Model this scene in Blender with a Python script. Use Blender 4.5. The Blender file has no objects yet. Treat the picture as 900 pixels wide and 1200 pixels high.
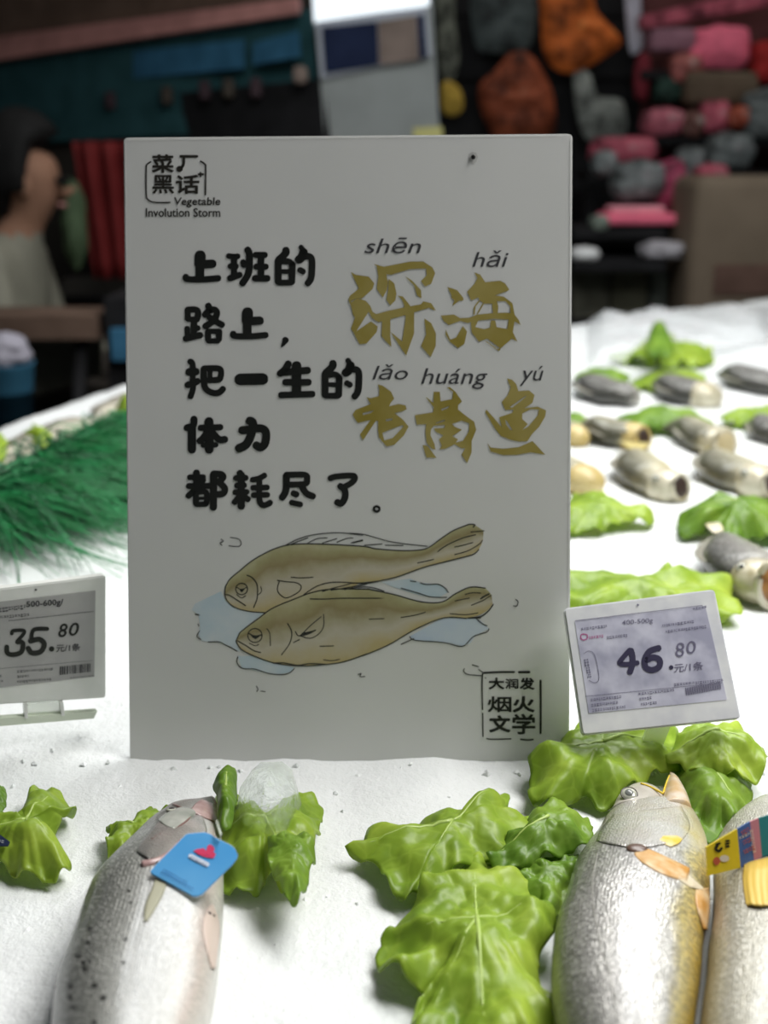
import bpy, bmesh, math, random
from mathutils import Vector, Matrix, noise
from mathutils.geometry import tessellate_polygon
random.seed(7)
SC = bpy.context.scene
COL = SC.collection
V = Vector
R = math.radians
# ------------------------------------------------------------------ camera
PITCH = R(17); FPX = 1300.0; IZ = 0.90; CH = 0.267      # ice height, camera height above the ice
cam = bpy.data.cameras.new('camera'); camo = bpy.data.objects.new('camera', cam); COL.objects.link(camo)
cam.sensor_fit = 'VERTICAL'; cam.sensor_height = 36; cam.lens = 36 * FPX / 1200
cam.clip_start = 0.01; cam.clip_end = 50
camo.location = (0, 0, IZ + CH); camo.rotation_euler = (math.pi / 2 - PITCH, 0, 0)
cam.dof.use_dof = True; cam.dof.focus_distance = 0.465; cam.dof.aperture_fstop = 7.6
SC.camera = camo
# ------------------------------------------------------------------ world, lights, exposure
SC.view_settings.view_transform = 'Standard'; SC.view_settings.look = 'None'
SC.view_settings.gamma = 1; SC.view_settings.use_curve_mapping = False
SC.view_settings.exposure = 0.0
w = bpy.data.worlds.new('hall_light'); SC.world = w; w.use_nodes = True
w.node_tree.nodes['Background'].inputs[0].default_value = (0.85, 0.95, 1.0, 1)
w.node_tree.nodes['Background'].inputs[1].default_value = 0.035
def area(name, loc, target, size, size_y, power, col=(1, 1, 1)):
    l = bpy.data.lights.new(name, 'AREA'); l.shape = 'RECTANGLE'; l.size = size; l.size_y = size_y
    l.energy = power; l.color = col
    o = bpy.data.objects.new(name, l); COL.objects.link(o); o.location = loc
    o.rotation_euler = (V(target) - V(loc)).to_track_quat('-Z', 'Y').to_euler()
    return o
area('counter_lamp', (0.50, 0.73, IZ + 1.10), (0.15, 0.50, IZ), 1.3, 0.42, 27, (1.0, 0.99, 0.965))
area('rear_counter_lamp', (0.3, 1.7, IZ + 1.15), (0.3, 1.7, IZ), 1.6, 0.35, 16, (0.97, 0.99, 1.0))
area('aisle_lamp', (0.6, 2.9, 3.2), (0.4, 4.0, 1.2), 2.5, 0.5, 13, (1.0, 0.97, 0.92))

# ------------------------------------------------------------------ pixel to place
_C = V((0, 0, IZ + CH))
_U = V((0, math.sin(PITCH), math.cos(PITCH))); _F = V((0, math.cos(PITCH), -math.sin(PITCH)))
def ray(x, y): return V(((x - 450) / FPX, 0, 0)) + _U * ((600 - y) / FPX) + _F
def G(x, y, h=0.0):                  # point at height h over the ice
    d = ray(x, y); t = (h - CH) / d.z; return _C + d * t
def at(x, y, Y):                     # point at distance Y from the camera
    d = ray(x, y); return _C + d * (Y / d.y)
class Plane:
    def __init__(s, t, ex, ez):
        s.o = V((t[0], t[1], t[2] + IZ)); s.ex = V(ex).normalized(); s.ez = V(ez).normalized(); s.n = s.ex.cross(s.ez).normalized()
        if s.n.y > 0: s.n = -s.n
    def __call__(s, x, y, lift=0.0):
        d = ray(x, y); o = s.o + s.n * lift
        return _C + d * ((o - _C).dot(s.n) / d.dot(s.n))
    def loc(s, u, v, k=0.0): return s.o + s.ex * u + s.ez * v + s.n * k

# ------------------------------------------------------------------ materials
def mat(name, col, rough=0.5, metal=0.0, **k):
    m = bpy.data.materials.new(name); m.use_nodes = True
    b = m.node_tree.nodes['Principled BSDF']
    b.inputs['Base Color'].default_value = (*col, 1); b.inputs['Roughness'].default_value = rough
    b.inputs['Metallic'].default_value = metal
    for a, v in k.items(): b.inputs[a.replace('_', ' ')].default_value = v
    return m
def nd(m, t, **k):
    n = m.node_tree.nodes.new(t)
    for a, v in k.items(): setattr(n, a, v)
    return n
def lk(m, a, b): m.node_tree.links.new(a, b)
def bsdf(m): return m.node_tree.nodes['Principled BSDF']
def coords(m, kind='Object', scale=(1, 1, 1)):
    tc = nd(m, 'ShaderNodeTexCoord'); mp = nd(m, 'ShaderNodeMapping'); mp.inputs['Scale'].default_value = scale
    lk(m, tc.outputs[kind], mp.inputs[0]); return mp.outputs[0]
def ramp(m, fac, stops, interp='LINEAR'):
    r = nd(m, 'ShaderNodeValToRGB'); e = r.color_ramp; e.interpolation = interp
    while len(e.elements) > 1: e.elements.remove(e.elements[-1])
    e.elements[0].position = stops[0][0]; e.elements[0].color = (*stops[0][1], 1)
    for p, c in stops[1:]:
        q = e.elements.new(p); q.color = (*c, 1)
    lk(m, fac, r.inputs[0]); return r.outputs[0]
def noise_tex(m, vec, scale, detail=3, rough=0.5):
    n = nd(m, 'ShaderNodeTexNoise'); n.inputs['Scale'].default_value = scale; n.inputs['Detail'].default_value = detail
    n.inputs['Roughness'].default_value = rough; lk(m, vec, n.inputs['Vector']); return n.outputs['Fac']
def bump(m, h, strength=0.3, dist=0.001, prev=None):
    b = nd(m, 'ShaderNodeBump'); b.inputs['Strength'].default_value = strength; b.inputs['Distance'].default_value = dist
    lk(m, h, b.inputs['Height'])
    if prev: lk(m, prev, b.inputs['Normal'])
    lk(m, b.outputs[0], bsdf(m).inputs['Normal']); return b.outputs[0]
def mixc(m, fac, a, b, mode='MIX'):
    x = nd(m, 'ShaderNodeMix', data_type='RGBA', blend_type=mode)
    for s, v in ((0, fac), (6, a), (7, b)):
        if isinstance(v, (int, float)): x.inputs[s].default_value = v
        elif isinstance(v, tuple): x.inputs[s].default_value = (*v, 1)
        else: lk(m, v, x.inputs[s])
    return x.outputs[2]
def mathn(m, op, a, b=0.0):
    x = nd(m, 'ShaderNodeMath', operation=op)
    for s, v in ((0, a), (1, b)):
        if isinstance(v, (int, float)): x.inputs[s].default_value = v
        else: lk(m, v, x.inputs[s])
    return x.outputs[0]
def noisy(name, c1, c2, scale=20, rough=0.5, metal=0, bmp=0.0, **k):
    m = mat(name, c1, rough, metal, **k); v = coords(m); f = noise_tex(m, v, scale)
    lk(m, ramp(m, f, [(0.35, c1), (0.65, c2)]), bsdf(m).inputs['Base Color'])
    if bmp: bump(m, f, bmp, 0.002)
    return m
M_paper = noisy('sign_white', (0.70, 0.705, 0.69), (0.74, 0.74, 0.725), 9, 0.42)
M_edge = mat('sign_edge', (0.8, 0.8, 0.79), 0.35)
M_ink = noisy('black_ink', (0.006, 0.007, 0.006), (0.012, 0.013, 0.011), 40, 0.45)
M_line = mat('drawing_ink', (0.022, 0.024, 0.02), 0.6)
M_gold = noisy('gold_brush_ink', (0.30, 0.235, 0.035), (0.38, 0.31, 0.09), 45, 0.5)
M_grey_ink = mat('pinyin_ink', (0.05, 0.05, 0.055), 0.5)
M_wash = noisy('blue_wash', (0.50, 0.62, 0.70), (0.64, 0.70, 0.74), 55, 0.6)
M_wash2 = noisy('pale_blue_wash', (0.52, 0.62, 0.76), (0.60, 0.68, 0.77), 55, 0.6)

def fish_paint():
    m = mat('fish_watercolour', (0.5, 0.45, 0.3), 0.6)
    uv = nd(m, 'ShaderNodeUVMap'); sp = nd(m, 'ShaderNodeSeparateXYZ'); lk(m, uv.outputs[0], sp.inputs[0])
    n = noise_tex(m, coords(m), 60, 4, 0.6)
    f = mathn(m, 'ADD', sp.outputs[1], mathn(m, 'MULTIPLY', mathn(m, 'SUBTRACT', n, 0.5), 0.5))
    c = ramp(m, f, [(0.0, (0.46, 0.44, 0.26)), (0.12, (0.38, 0.35, 0.18)), (0.30, (0.30, 0.25, 0.12)), (0.46, (0.42, 0.38, 0.25)), (0.66, (0.54, 0.50, 0.40)), (0.86, (0.52, 0.45, 0.28)), (1.0, (0.50, 0.41, 0.20))])
    n2 = noise_tex(m, coords(m), 25, 2)
    c2 = mixc(m, ramp(m, n2, [(0.5, (0, 0, 0)), (0.75, (0.5, 0.5, 0.5))]), c, (0.60, 0.50, 0.36))
    lk(m, c2, bsdf(m).inputs['Base Color']); return m
M_fishpaint = fish_paint()

# ------------------------------------------------------------------ object helpers
def prop(o, label=None, cat=None, group=None, kind=None):
    if label: o['label'] = label
    if cat: o['category'] = cat
    if group: o['group'] = group
    if kind: o['kind'] = kind
    return o
def thing(name, loc, label, cat, group=None):
    o = bpy.data.objects.new(name, None); COL.objects.link(o); o.location = loc; o.empty_display_size = 0.02
    return prop(o, label, cat, group)
def base(o):
    p = V((0, 0, 0))
    while o is not None: p += o.location; o = o.parent
    return p
def mesh(name, vs, fs, m, parent=None, smooth=True, uv=None, org=None, label=None):
    """vs in world coordinates"""
    me = bpy.data.meshes.new(name)
    b = base(parent) if parent else V(org if org else (0, 0, 0))
    me.from_pydata([tuple(V(v) - b) for v in vs], [], fs)
    if uv:
        l = me.uv_layers.new(name='UVMap')
        for p in me.polygons:
            for li in p.loop_indices: l.data[li].uv = uv[me.loops[li].vertex_index]
    me.materials.append(m)
    if smooth:
        for p in me.polygons: p.use_smooth = True
    o = bpy.data.objects.new(name, me); COL.objects.link(o)
    if parent: o.parent = parent
    elif org: o.location = org
    if label: o['label'] = label
    return o
def bm_obj(name, bm, m, parent=None, smooth=False, org=None, label=None):
    me = bpy.data.meshes.new(name); b = base(parent) if parent else V(org if org else (0, 0, 0))
    bmesh.ops.translate(bm, verts=bm.verts, vec=-b)
    bmesh.ops.recalc_face_normals(bm, faces=bm.faces)
    bm.to_mesh(me); bm.free(); me.materials.append(m)
    if smooth:
        for p in me.polygons: p.use_smooth = True
    o = bpy.data.objects.new(name, me); COL.objects.link(o)
    if parent: o.parent = parent
    elif org: o.location = org
    if label: o['label'] = label
    return o
def box(c, s, rot=None, bev=0.0, seg=2):
    """bmesh box, centre c, size s"""
    bm = bmesh.new(); bmesh.ops.create_cube(bm, size=1)
    bmesh.ops.scale(bm, vec=s, verts=bm.verts)
    if bev: bmesh.ops.bevel(bm, geom=bm.edges[:], offset=bev, segments=seg, affect='EDGES', profile=0.5)
    if rot is not None: bmesh.ops.transform(bm, matrix=rot.to_4x4(), verts=bm.verts)
    bmesh.ops.translate(bm, verts=bm.verts, vec=c); return bm
def join(a, b):
    me = bpy.data.meshes.new('tmp'); b.to_mesh(me); b.free(); a.from_mesh(me); bpy.data.meshes.remove(me); return a
def catmull(P, n=6, closed=False):
    P = [tuple(p) for p in P]
    if len(P) < 3 and not closed: return P
    out = []; N = len(P)
    rng = range(N if closed else N - 1)
    for i in rng:
        if closed: a, b, c, d = P[(i - 1) % N], P[i], P[(i + 1) % N], P[(i + 2) % N]
        else: a, b, c, d = P[max(i - 1, 0)], P[i], P[i + 1], P[min(i + 2, N - 1)]
        for k in range(n):
            t = k / n
            out.append(tuple(0.5 * ((2 * b[j]) + (-a[j] + c[j]) * t + (2 * a[j] - 5 * b[j] + 4 * c[j] - d[j]) * t * t + (-a[j] + 3 * b[j] - 3 * c[j] + d[j]) * t ** 3) for j in range(len(b))))
    if not closed: out.append(P[-1])
    return out
def tube(P, rad, n=6, cap=True):
    """verts, faces of a tube along world points; rad number or list"""
    P = [V(p) for p in P]; vs = []; fs = []
    up = V((0.12, 0.31, 0.94))
    for i, p in enumerate(P):
        t = (P[min(i + 1, len(P) - 1)] - P[max(i - 1, 0)]).normalized()
        a = t.cross(up).normalized() if abs(t.dot(up)) < 0.99 else t.cross(V((1, 0, 0))).normalized(); b = t.cross(a)
        r = rad[i] if isinstance(rad, (list, tuple)) else rad
        for k in range(n):
            q = 2 * math.pi * k / n; vs.append(p + a * (r * math.cos(q)) + b * (r * math.sin(q)))
    for i in range(len(P) - 1):
        for k in range(n): fs.append((i * n + k, i * n + (k + 1) % n, (i + 1) * n + (k + 1) % n, (i + 1) * n + k))
    if cap: fs.append(tuple(range(n))[::-1]); fs.append(tuple(range((len(P) - 1) * n, len(P) * n)))
    return vs, fs
def addg(A, B):
    o = len(A[0]); dz = (o % 17) * 1.5e-6; A[0].extend([V((v[0], v[1], dz)) if len(v) == 2 else v for v in B[0]]); A[1].extend([tuple(i + o for i in f) for f in B[1]]); return A

# flat print: everything is drawn in two dimensions and laid on a plane
def ribbon(P, wd, smooth=True):
    P = [tuple(p) for p in P]
    if smooth and len(P) > 2: P = catmull(P, 5)
    ws = [p[2] if len(p) > 2 else wd for p in P]; P = [V((p[0], p[1])) for p in P]
    vs = []; fs = []
    for i, p in enumerate(P):
        t = P[min(i + 1, len(P) - 1)] - P[max(i - 1, 0)]
        t = t.normalized() if t.length > 0 else V((1, 0)); nn = V((-t.y, t.x)) * ws[i] / 2
        vs += [p + nn, p - nn]
    for i in range(len(P) - 1): fs.append((2 * i, 2 * i + 1, 2 * i + 3, 2 * i + 2))
    for e, (p, q) in enumerate(((P[0], P[1]), (P[-1], P[-2]))):        # squarish round caps
        d = (p - q).normalized(); nn = V((-d.y, d.x)); hw = ws[0 if e == 0 else -1] / 2
        c = [p + nn * hw, p + nn * hw * 0.75 + d * hw * 0.55, p + nn * hw * 0.35 + d * hw * 0.8, p - nn * hw * 0.35 + d * hw * 0.8, p - nn * hw * 0.75 + d * hw * 0.55, p - nn * hw]
        o = len(vs); vs += c; fs.append(tuple(range(o, o + 6)))
    return vs, fs
def poly(P, holes=()):
    loops = [[V((x, y, 0)) for x, y in P]] + [[V((x, y, 0)) for x, y in h] for h in holes]
    vs = [v for l in loops for v in l]; return [V((v.x, v.y)) for v in vs], [tuple(t) for t in tessellate_polygon(loops)]
def pts(s):
    return [tuple(float(v) for v in q.split(',')) for q in s.split()]
def crop(s, ox, oy, k): return [(ox + p[0] / k, oy + p[1] / k) + tuple(v / k for v in p[2:]) for p in pts(s)]
def strokes(lst, ox, oy, k, smooth=True, fat=1.2):
    A = ([], [])
    for wd, s in lst: addg(A, ribbon(crop(s, ox, oy, k), wd * fat / k, smooth))
    return A
def lay(name, A, plane, lift, m, parent, uv=None, label=None):
    return mesh(name, [plane(v[0], v[1], lift + (v[2] if len(v) > 2 else 0)) for v in A[0]], A[1], m, parent, False, uv, label=label)
_txt = {}
def glyphs(s, bold=0.0):
    """mesh of a text at unit size: verts, faces, bbox"""
    key = (s, bold)
    if key not in _txt:
        c = bpy.data.curves.new('txt', 'FONT'); c.body = s; c.size = 1; c.offset = bold; c.resolution_u = 3
        o = bpy.data.objects.new('txt', c); COL.objects.link(o)
        bpy.context.view_layer.update()
        me = bpy.data.meshes.new_from_object(o.evaluated_get(bpy.context.evaluated_depsgraph_get()))
        vs = [(v.co.x, v.co.y) for v in me.vertices]; fs = [tuple(p.vertices) for p in me.polygons]
        bpy.data.objects.remove(o); bpy.data.curves.remove(c); bpy.data.meshes.remove(me)
        _txt[key] = (vs, fs)
    return _txt[key]
def fit_text(s, x0, y0, x1, y1, bold=0.0, shear=0.0, rise=0.0):
    """text filling a pixel box; rise = vertical shift over the width"""
    vs, fs = glyphs(s, 0.0)
    if not vs: return [], []
    vs = [(x + shear * y, y) for x, y in vs]
    ax = min(v[0] for v in vs); bx = max(v[0] for v in vs); ay = min(v[1] for v in vs); by = max(v[1] for v in vs)
    out = []
    for x, y in vs:
        u = (x - ax) / (bx - ax + 1e-9); t = (y - ay) / (by - ay + 1e-9)
        out.append(V((x0 + u * (x1 - x0), y1 + t * (y0 - y1) + rise * u)))
    A = (out, [tuple(f) for f in fs])
    if bold > 0:                                       # embolden: a thin line along every outline edge
        cnt = {}
        for f in fs:
            for i in range(len(f)): e = tuple(sorted((f[i], f[i - 1]))); cnt[e] = cnt.get(e, 0) + 1
        wd = bold * 1.9 * (y1 - y0); src = [v.copy() for v in out]
        for (a, b), k in cnt.items():
            if k == 1 and (src[a] - src[b]).length > 1e-4: addg(A, ribbon([tuple(src[a]), tuple(src[b])], wd, False))
    return A

# ================================================================== THE SIGN
SP = Plane((-.01677, .47016, .00101), (.9997, -.0234, .0081), (-.0018, .2577, .9662))
sign = thing('poster_sign', tuple(SP.o), 'tall white sign with black and golden Chinese lettering above two painted fish', 'sign')
def slab(name, outline, plane, m, parent, back=0.002, bev=0.0004, front=0.0, label=None):
    """a plate whose front outline is given in pixels on a plane"""
    bm = bmesh.new(); f = [bm.verts.new(plane(x, y, front)) for x, y in outline]
    face = bm.faces.new(f); r = bmesh.ops.extrude_face_region(bm, geom=[face])
    bmesh.ops.translate(bm, verts=[v for v in r['geom'] if isinstance(v, bmesh.types.BMVert)], vec=-plane.n * back)
    bmesh.ops.recalc_face_normals(bm, faces=bm.faces)
    if bev: bmesh.ops.bevel(bm, geom=[e for e in bm.edges if len(e.link_faces) == 2 and e.calc_face_angle(0) > 0.5 and min(len(q.verts) for q in e.link_faces) < max(len(q.verts) for q in e.link_faces)], offset=bev, segments=2, affect='EDGES')
    return bm_obj(name, bm, m, parent, False, label=label)
def rrect(x0, y0, x1, y1, x2, y2, x3, y3, r=5, n=4):
    """rounded quad: TL TR BR BL"""
    P = [V((x0, y0)), V((x1, y1)), V((x2, y2)), V((x3, y3))]; out = []
    for i in range(4):
        a = (P[i - 1] - P[i]).normalized() * r; b = (P[(i + 1) % 4] - P[i]).normalized() * r
        for k in range(n + 1):
            t = k / n; q = P[i] + a * (1 - t) ** 2 + b * t ** 2; out.append((q.x, q.y))
    return out
slab('panel', rrect(144.5, 161, 671, 156.5, 667.2, 893, 152, 893, 6), SP, M_paper, sign, 0.0028, 0.0005)
# thin clear cover edge around the card
A = ([], []);
for s in ("147,168 150,400 153,888", "668.5,163 667.5,500 665,888", "150,163.5 400,161 666,158.5"): addg(A, ribbon(pts(s), 0.9, False))
lay('cover_rim', A, SP, 0.00025, M_edge, sign)

# black headline, brush strokes as printed
H = ([], [])
C10 = 10.0
addg(H, strokes([(108, "247,188 243,300"), (86, "242,300 243,450"), (84, "260,297 395,291"), (62, "78,440 95,470 280,475 462,460")], 210, 280, C10))
addg(H, strokes([(55, "575,200 640,208 690,203"), (62, "643,205 643,430"), (58, "595,320 670,320"), (62, "590,462 640,445 712,420"), (58, "748,268 760,312"),
    (68, "800,125 822,180 820,350 800,430 740,520")], 210, 280, C10))
addg(H, strokes([(60, "90,188 208,188"), (66, "158,190 158,460"), (60, "98,325 220,325"), (66, "85,462 238,462")], 290, 280, C10))
for dx, dy in ((290, 280), (345, 412.6)):
    addg(H, strokes([(72, "450,128 450,165 400,215 365,245"), (68, "360,255 360,505"), (62, "360,262 480,265 520,300"), (66, "527,300 520,505"), (46, "380,382 510,382"), (58, "365,512 515,512"),
        (52, "625,95 650,130 660,160"), (84, "660,150 635,215 598,245"), (66, "610,240 660,207 720,205 752,235 757,330 745,460 705,522"), (58, "612,362 655,385")], dx, dy, C10))
addg(H, strokes([(60, "98,128 100,235"), (62, "98,130 195,130 222,165 212,235"), (55, "100,240 215,245"), (66, "173,260 170,415"), (58, "180,350 222,345"), (52, "92,345 98,425"), (64, "75,470 160,448 250,428"),
    (64, "340,80 352,130 300,190"), (64, "340,140 415,130 442,175 400,260 305,325"), (62, "350,215 420,262 505,308"), (60, "335,388 340,480"), (52, "335,383 465,383"), (60, "470,385 465,480"), (52, "340,495 460,495")], 210, 350, C10))
addg(H, strokes([(108, "247,188 243,300"), (86, "242,300 243,450"), (84, "260,297 395,291"), (62, "78,440 95,470 280,475 462,460")], 265.5, 277 + 69.7, C10))
addg(H, strokes([(25, "649,827,26 643,840,18 634,853,8")], 140, 150, 3.333))
addg(H, strokes([(58, "125,85 158,120 158,300 162,400 132,500"), (76, "110,210 200,205"), (66, "95,362 160,345 218,315"), (62, "288,170 288,330 320,415 400,455 470,448 515,405"), (60, "290,168 455,168 490,200 485,265 455,300 300,305"), (50, "362,180 360,300")], 210, 415, C10))
addg(H, strokes([(38, "268,149 362,147")], 200, 400, 3.333))
addg(H, strokes([(9.5, "347.5,428 347.5,459"), (7, "338,426 334,433 328,438"), (7, "332,436.5 361,434"), (6.6, "334,448 362,448"), (6.4, "329,463 366.5,461.8")], 0, 0, 1))
addg(H, strokes([(52, "130,80 128,125 110,150 65,160"), (62, "112,150 112,355"), (46, "185,160 365,155"), (66, "262,100 264,355"), (50, "240,200 215,245 178,278"), (52, "290,200 350,262 405,262"), (40, "208,312 325,310"),
    (64, "615,98 648,120 632,220 590,305 522,342"), (60, "548,182 600,178 715,165 762,200 755,295 715,332 675,312")], 210, 480, 7.5))
addg(H, strokes([(52, "152,65 152,180"), (42, "90,108 215,106"), (44, "80,185 268,183"), (46, "212,130 150,205 80,272"), (46, "146,245 148,340"), (44, "146,240 235,240 240,335"), (40, "150,346 238,344"), (24, "170,293 228,292"),
    (54, "302,80 300,375"), (48, "300,76 370,82 386,110 345,150"), (50, "360,160 400,205 388,248 340,258"),
    (50, "532,68 548,100"), (56, "545,85 545,365"), (44, "495,115 588,112"), (42, "503,180 575,178"), (42, "488,240 597,236"), (44, "535,268 485,328"), (46, "560,270 605,302"),
    (42, "752,90 700,118 642,130"), (42, "645,200 775,197"), (42, "650,265 778,262"), (44, "705,130 705,300 735,352 785,340 800,328")], 210, 545, 7.5))
addg(H, strokes([(44, "100,78 97,190 68,245"), (38, "98,74 240,74 257,110 240,142 112,148"), (42, "215,155 250,212 302,236"), (40, "152,213 178,222"), (36, "138,282 208,298"),
    (38, "430,100 480,86 600,80 616,104 590,135 530,168"), (42, "505,158 540,190 542,245 515,288 482,280"),
    (15, "780,310 800,322 798,343 780,350 762,340 762,320 780,310")], 320, 545, 6.43))
lay('headline_lettering', H, SP, 0.00022, M_ink, sign)

# golden brush characters
g = ([], [])
def gp(s, ox, oy, k, holes=()): addg(g, poly(crop(s, ox, oy, k), [crop(h, ox, oy, k) for h in holes]))
for s in ("85,140 125,165 240,182 290,240 275,290 180,375 140,370 85,395 95,480 85,440 62,390 75,350 155,285 125,225",
          "140,370 215,395 255,440 275,490 320,520 330,585 270,545 240,490 145,640 120,690 85,640 120,540 100,510 85,410",
          "110,680 150,650 260,575 320,620 310,670 220,770 160,775",
          "275,520 400,485 560,450 700,425 720,398 790,415 832,480 800,470 770,455 640,495 560,520 430,555 330,580",
          "360,560 432,550 430,700 440,800 352,705", "495,350 540,355 600,430 640,500 640,680 570,875 430,665 535,750 565,540 550,420 530,380",
          "730,550 790,590 832,680 830,790 785,890 700,790 745,690",
          "285,70 375,95 600,50 720,48 800,100 825,150 790,245 735,268 700,220 750,170 745,110 600,115 440,165 395,160 410,230 400,300 365,365 310,290 325,180 310,90",
          "415,200 465,240 485,330 475,390 430,435 395,385 410,310", "560,178 620,215 700,300 705,375 665,345 640,260"): gp(s, 400, 300, 7.5)
for s in ("115,215 210,245 270,320 270,345 225,350 160,400 185,345 155,320 155,290",
          "55,490 180,480 240,515 330,510 400,480 560,465 700,462 760,480 800,530 820,580 770,550 740,530 560,520 400,540 310,560 240,540 130,580 80,540",
          "100,620 145,720 200,700 265,590 305,640 280,760 220,800 140,740 100,670",
          "375,75 430,95 480,170 620,155 670,180 710,240 690,255 570,296 660,310 740,370 762,480 720,480 720,400 670,350 592,352 605,400 600,470 555,470 545,375 470,375 420,340 415,315 345,345 305,260 375,185 405,130",
          "410,350 430,350 388,400 378,480 365,480 370,410", "455,372 470,372 425,450 405,478 398,474",
          "340,535 412,535 385,600 470,620 525,605 535,535 575,535 590,600 690,620 705,525 762,530 745,650 790,740 735,710 625,805 500,710 420,740 350,650",
          "478,735 490,735 600,812 620,800 625,818 608,828"): gp(s, 510, 310, 8.18)
gp("425,60 490,80 600,160 640,250 590,310 575,352 700,320 790,340 805,390 730,420 645,440 760,530 830,620 770,730 640,860 540,880 440,760 425,650 430,550 400,540 230,800 190,720 330,530 160,570 90,460 130,400 330,320 275,230 330,245 440,215 445,140",
   405, 445, 11.25, ("485,700 590,655 740,600 770,612 620,770 510,800", "225,440 380,402 330,440 230,468", "530,520 620,510 610,535 530,548"))
gp("200,220 220,225 295,290 300,150 375,150 385,270 530,240 540,150 460,95 500,92 570,150 650,270 605,310 600,370 720,465 800,520 828,620 770,760 770,900 715,1035 645,930 690,850 640,850 560,800 440,860 370,860 400,820 365,740 420,690 330,650 300,605 430,600 440,562 300,572 265,620 260,690 310,800 320,870 270,850 210,780 195,640 205,550 90,560 65,440 290,405 300,340",
   480, 445, 10.59, ("390,365 490,325 480,350 400,385", "525,550 640,508 740,540 735,640 660,760 572,780 600,740 530,700 650,620 560,585", "325,535 435,495 440,512 330,545"))
gp("160,810 220,820 335,970 210,965", 480, 445, 10.59)
gp("340,35 400,50 450,100 475,185 600,175 665,230 640,320 545,385 700,365 800,410 790,480 720,600 640,680 580,770 480,775 370,750 270,710 200,620 85,430 100,400 180,490 285,612 250,490 400,440 420,400 320,405 280,310 350,230 385,140",
   560, 440, 10, ("370,372 565,235 560,255 400,380", "520,445 620,395 715,400 700,470 590,600 520,640 585,570 520,510", "320,515 345,540 405,640 380,640 330,570"))
gp("110,790 150,845 300,860 480,840 640,770 790,930 620,900 460,930 300,935 150,890", 560, 440, 10)
lay('golden_lettering', g, SP, 0.00024, M_gold, sign)

for s, b in (('shēn', (427, 278.5, 493.5, 297)), ('hǎi', (553.5, 293.5, 596, 313)), ('lǎo', (436.5, 427, 478, 445)), ('huáng', (493.5, 431.5, 571.5, 456)), ('yú', (609, 429, 637, 452))):
    lay('pinyin_word', fit_text(s, *b, bold=-0.002, shear=0.26), SP, 0.0002, M_grey_ink, sign, label='grey pinyin word ' + s)

# logo in the corner
L = ([], [])
for s, b in (('菜', (178.5, 181.5, 203, 202)), ('黑', (179, 205.5, 203.5, 226.5)), ('话', (206.5, 205.5, 233, 226.5))): addg(L, fit_text(s, *b, bold=0.024 if s == '黑' else 0.034))
addg(L, strokes([(20, "388,137 532,137"), (20, "415,140 414,205 388,246"), (44, "372,248 384,246"), (11, "125,185 95,205 85,240 85,470 105,520 160,542 295,542"), (12, "562,180 600,205 608,240 605,475"),
                 (16, "545,295 585,295"), (14, "562,280 563,312")], 160, 165, 7.5))
addg(L, fit_text('Vegetable', 204.5, 231.5, 258, 243, bold=0.018, shear=0.1)); addg(L, fit_text('Involution Storm', 171, 244, 258, 254, bold=0.018))
lay('corner_logo', L, SP, 0.0002, mat('logo_ink', (0.022, 0.019, 0.014), 0.5), sign)

# square seal at the lower right
Q = ([], [])
for s, b in (('大', (140, 155, 322, 290)), ('润', (342, 165, 500, 284)), ('发', (525, 155, 697, 294)), ('烟', (128, 388, 412, 574)), ('火', (440, 388, 697, 574)), ('文', (148, 625, 395, 822)), ('学', (430, 605, 707, 848))):
    addg(Q, fit_text(s, 560 + b[0] / 10.59, 780 + b[1] / 10.59, 560 + b[2] / 10.59, 780 + b[3] / 10.59, bold=0.030 if s in '烟学润' else 0.05))
addg(Q, strokes([(20, "75,90 290,80 450,80"), (24, "510,82 640,81"), (14, "58,100 52,250 58,545"), (13, "60,592 64,880"), (22, "778,185 780,600 778,840"), (13, "110,905 170,915 350,912 410,910"), (16, "530,915 620,925 685,918")], 560, 780, 10.59))
lay('seal_lettering', Q, SP, 0.0002, M_ink, sign)

# painted fish: washes, bodies, ink outlines
lay('blue_wash', poly(crop("75,440 200,380 225,430 290,470 410,480 330,540 270,620 290,670 240,640 180,625 110,618 92,590 100,545 92,490 60,470", 210, 600, 4.09)), SP, 0.00010, M_wash, sign)
lay('blue_wash', poly(crop("280,690 340,690 450,725 550,745 540,765 480,778 420,772 300,745", 210, 600, 4.09)), SP, 0.00010, M_wash, sign)
lay('blue_wash', poly(crop("190,335 330,320 380,340 450,345 490,355 512,385 470,408 380,400 250,360", 400, 600, 4.09)), SP, 0.00010, M_wash, sign)
lay('pale_wash', poly(crop("60,455 300,320 520,325 560,345 620,400 520,450 490,500 430,525 330,498 100,480", 470, 670, 6)), SP, 0.00010, M_wash2, sign)
def resample(P, n):
    P = [V((p[0], p[1])) for p in P]; L_ = [0]
    for a, b in zip(P, P[1:]): L_.append(L_[-1] + (b - a).length)
    out = []; j = 0
    for i in range(n):
        s = L_[-1] * i / (n - 1)
        while j < len(P) - 2 and L_[j + 1] < s: j += 1
        t = (s - L_[j]) / max(L_[j + 1] - L_[j], 1e-9); out.append(P[j].lerp(P[j + 1], min(max(t, 0), 1)))
    return out
def strip_paint(name, top, bot, lift, m, n=60, rows=8, label=None):
    T = resample(catmull(top, 4), n); B = resample(catmull(bot, 4), n); vs = []; uv = []; fs = []
    for i in range(n):
        for j in range(rows + 1):
            vs.append(T[i].lerp(B[i], j / rows)); uv.append((i / (n - 1), j / rows))
    for i in range(n - 1):
        for j in range(rows):
            a = i * (rows + 1) + j; fs.append((a, a + 1, a + rows + 2, a + rows + 1))
    return lay(name, (vs, fs), SP, lift, m, sign, uv, label)
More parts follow.
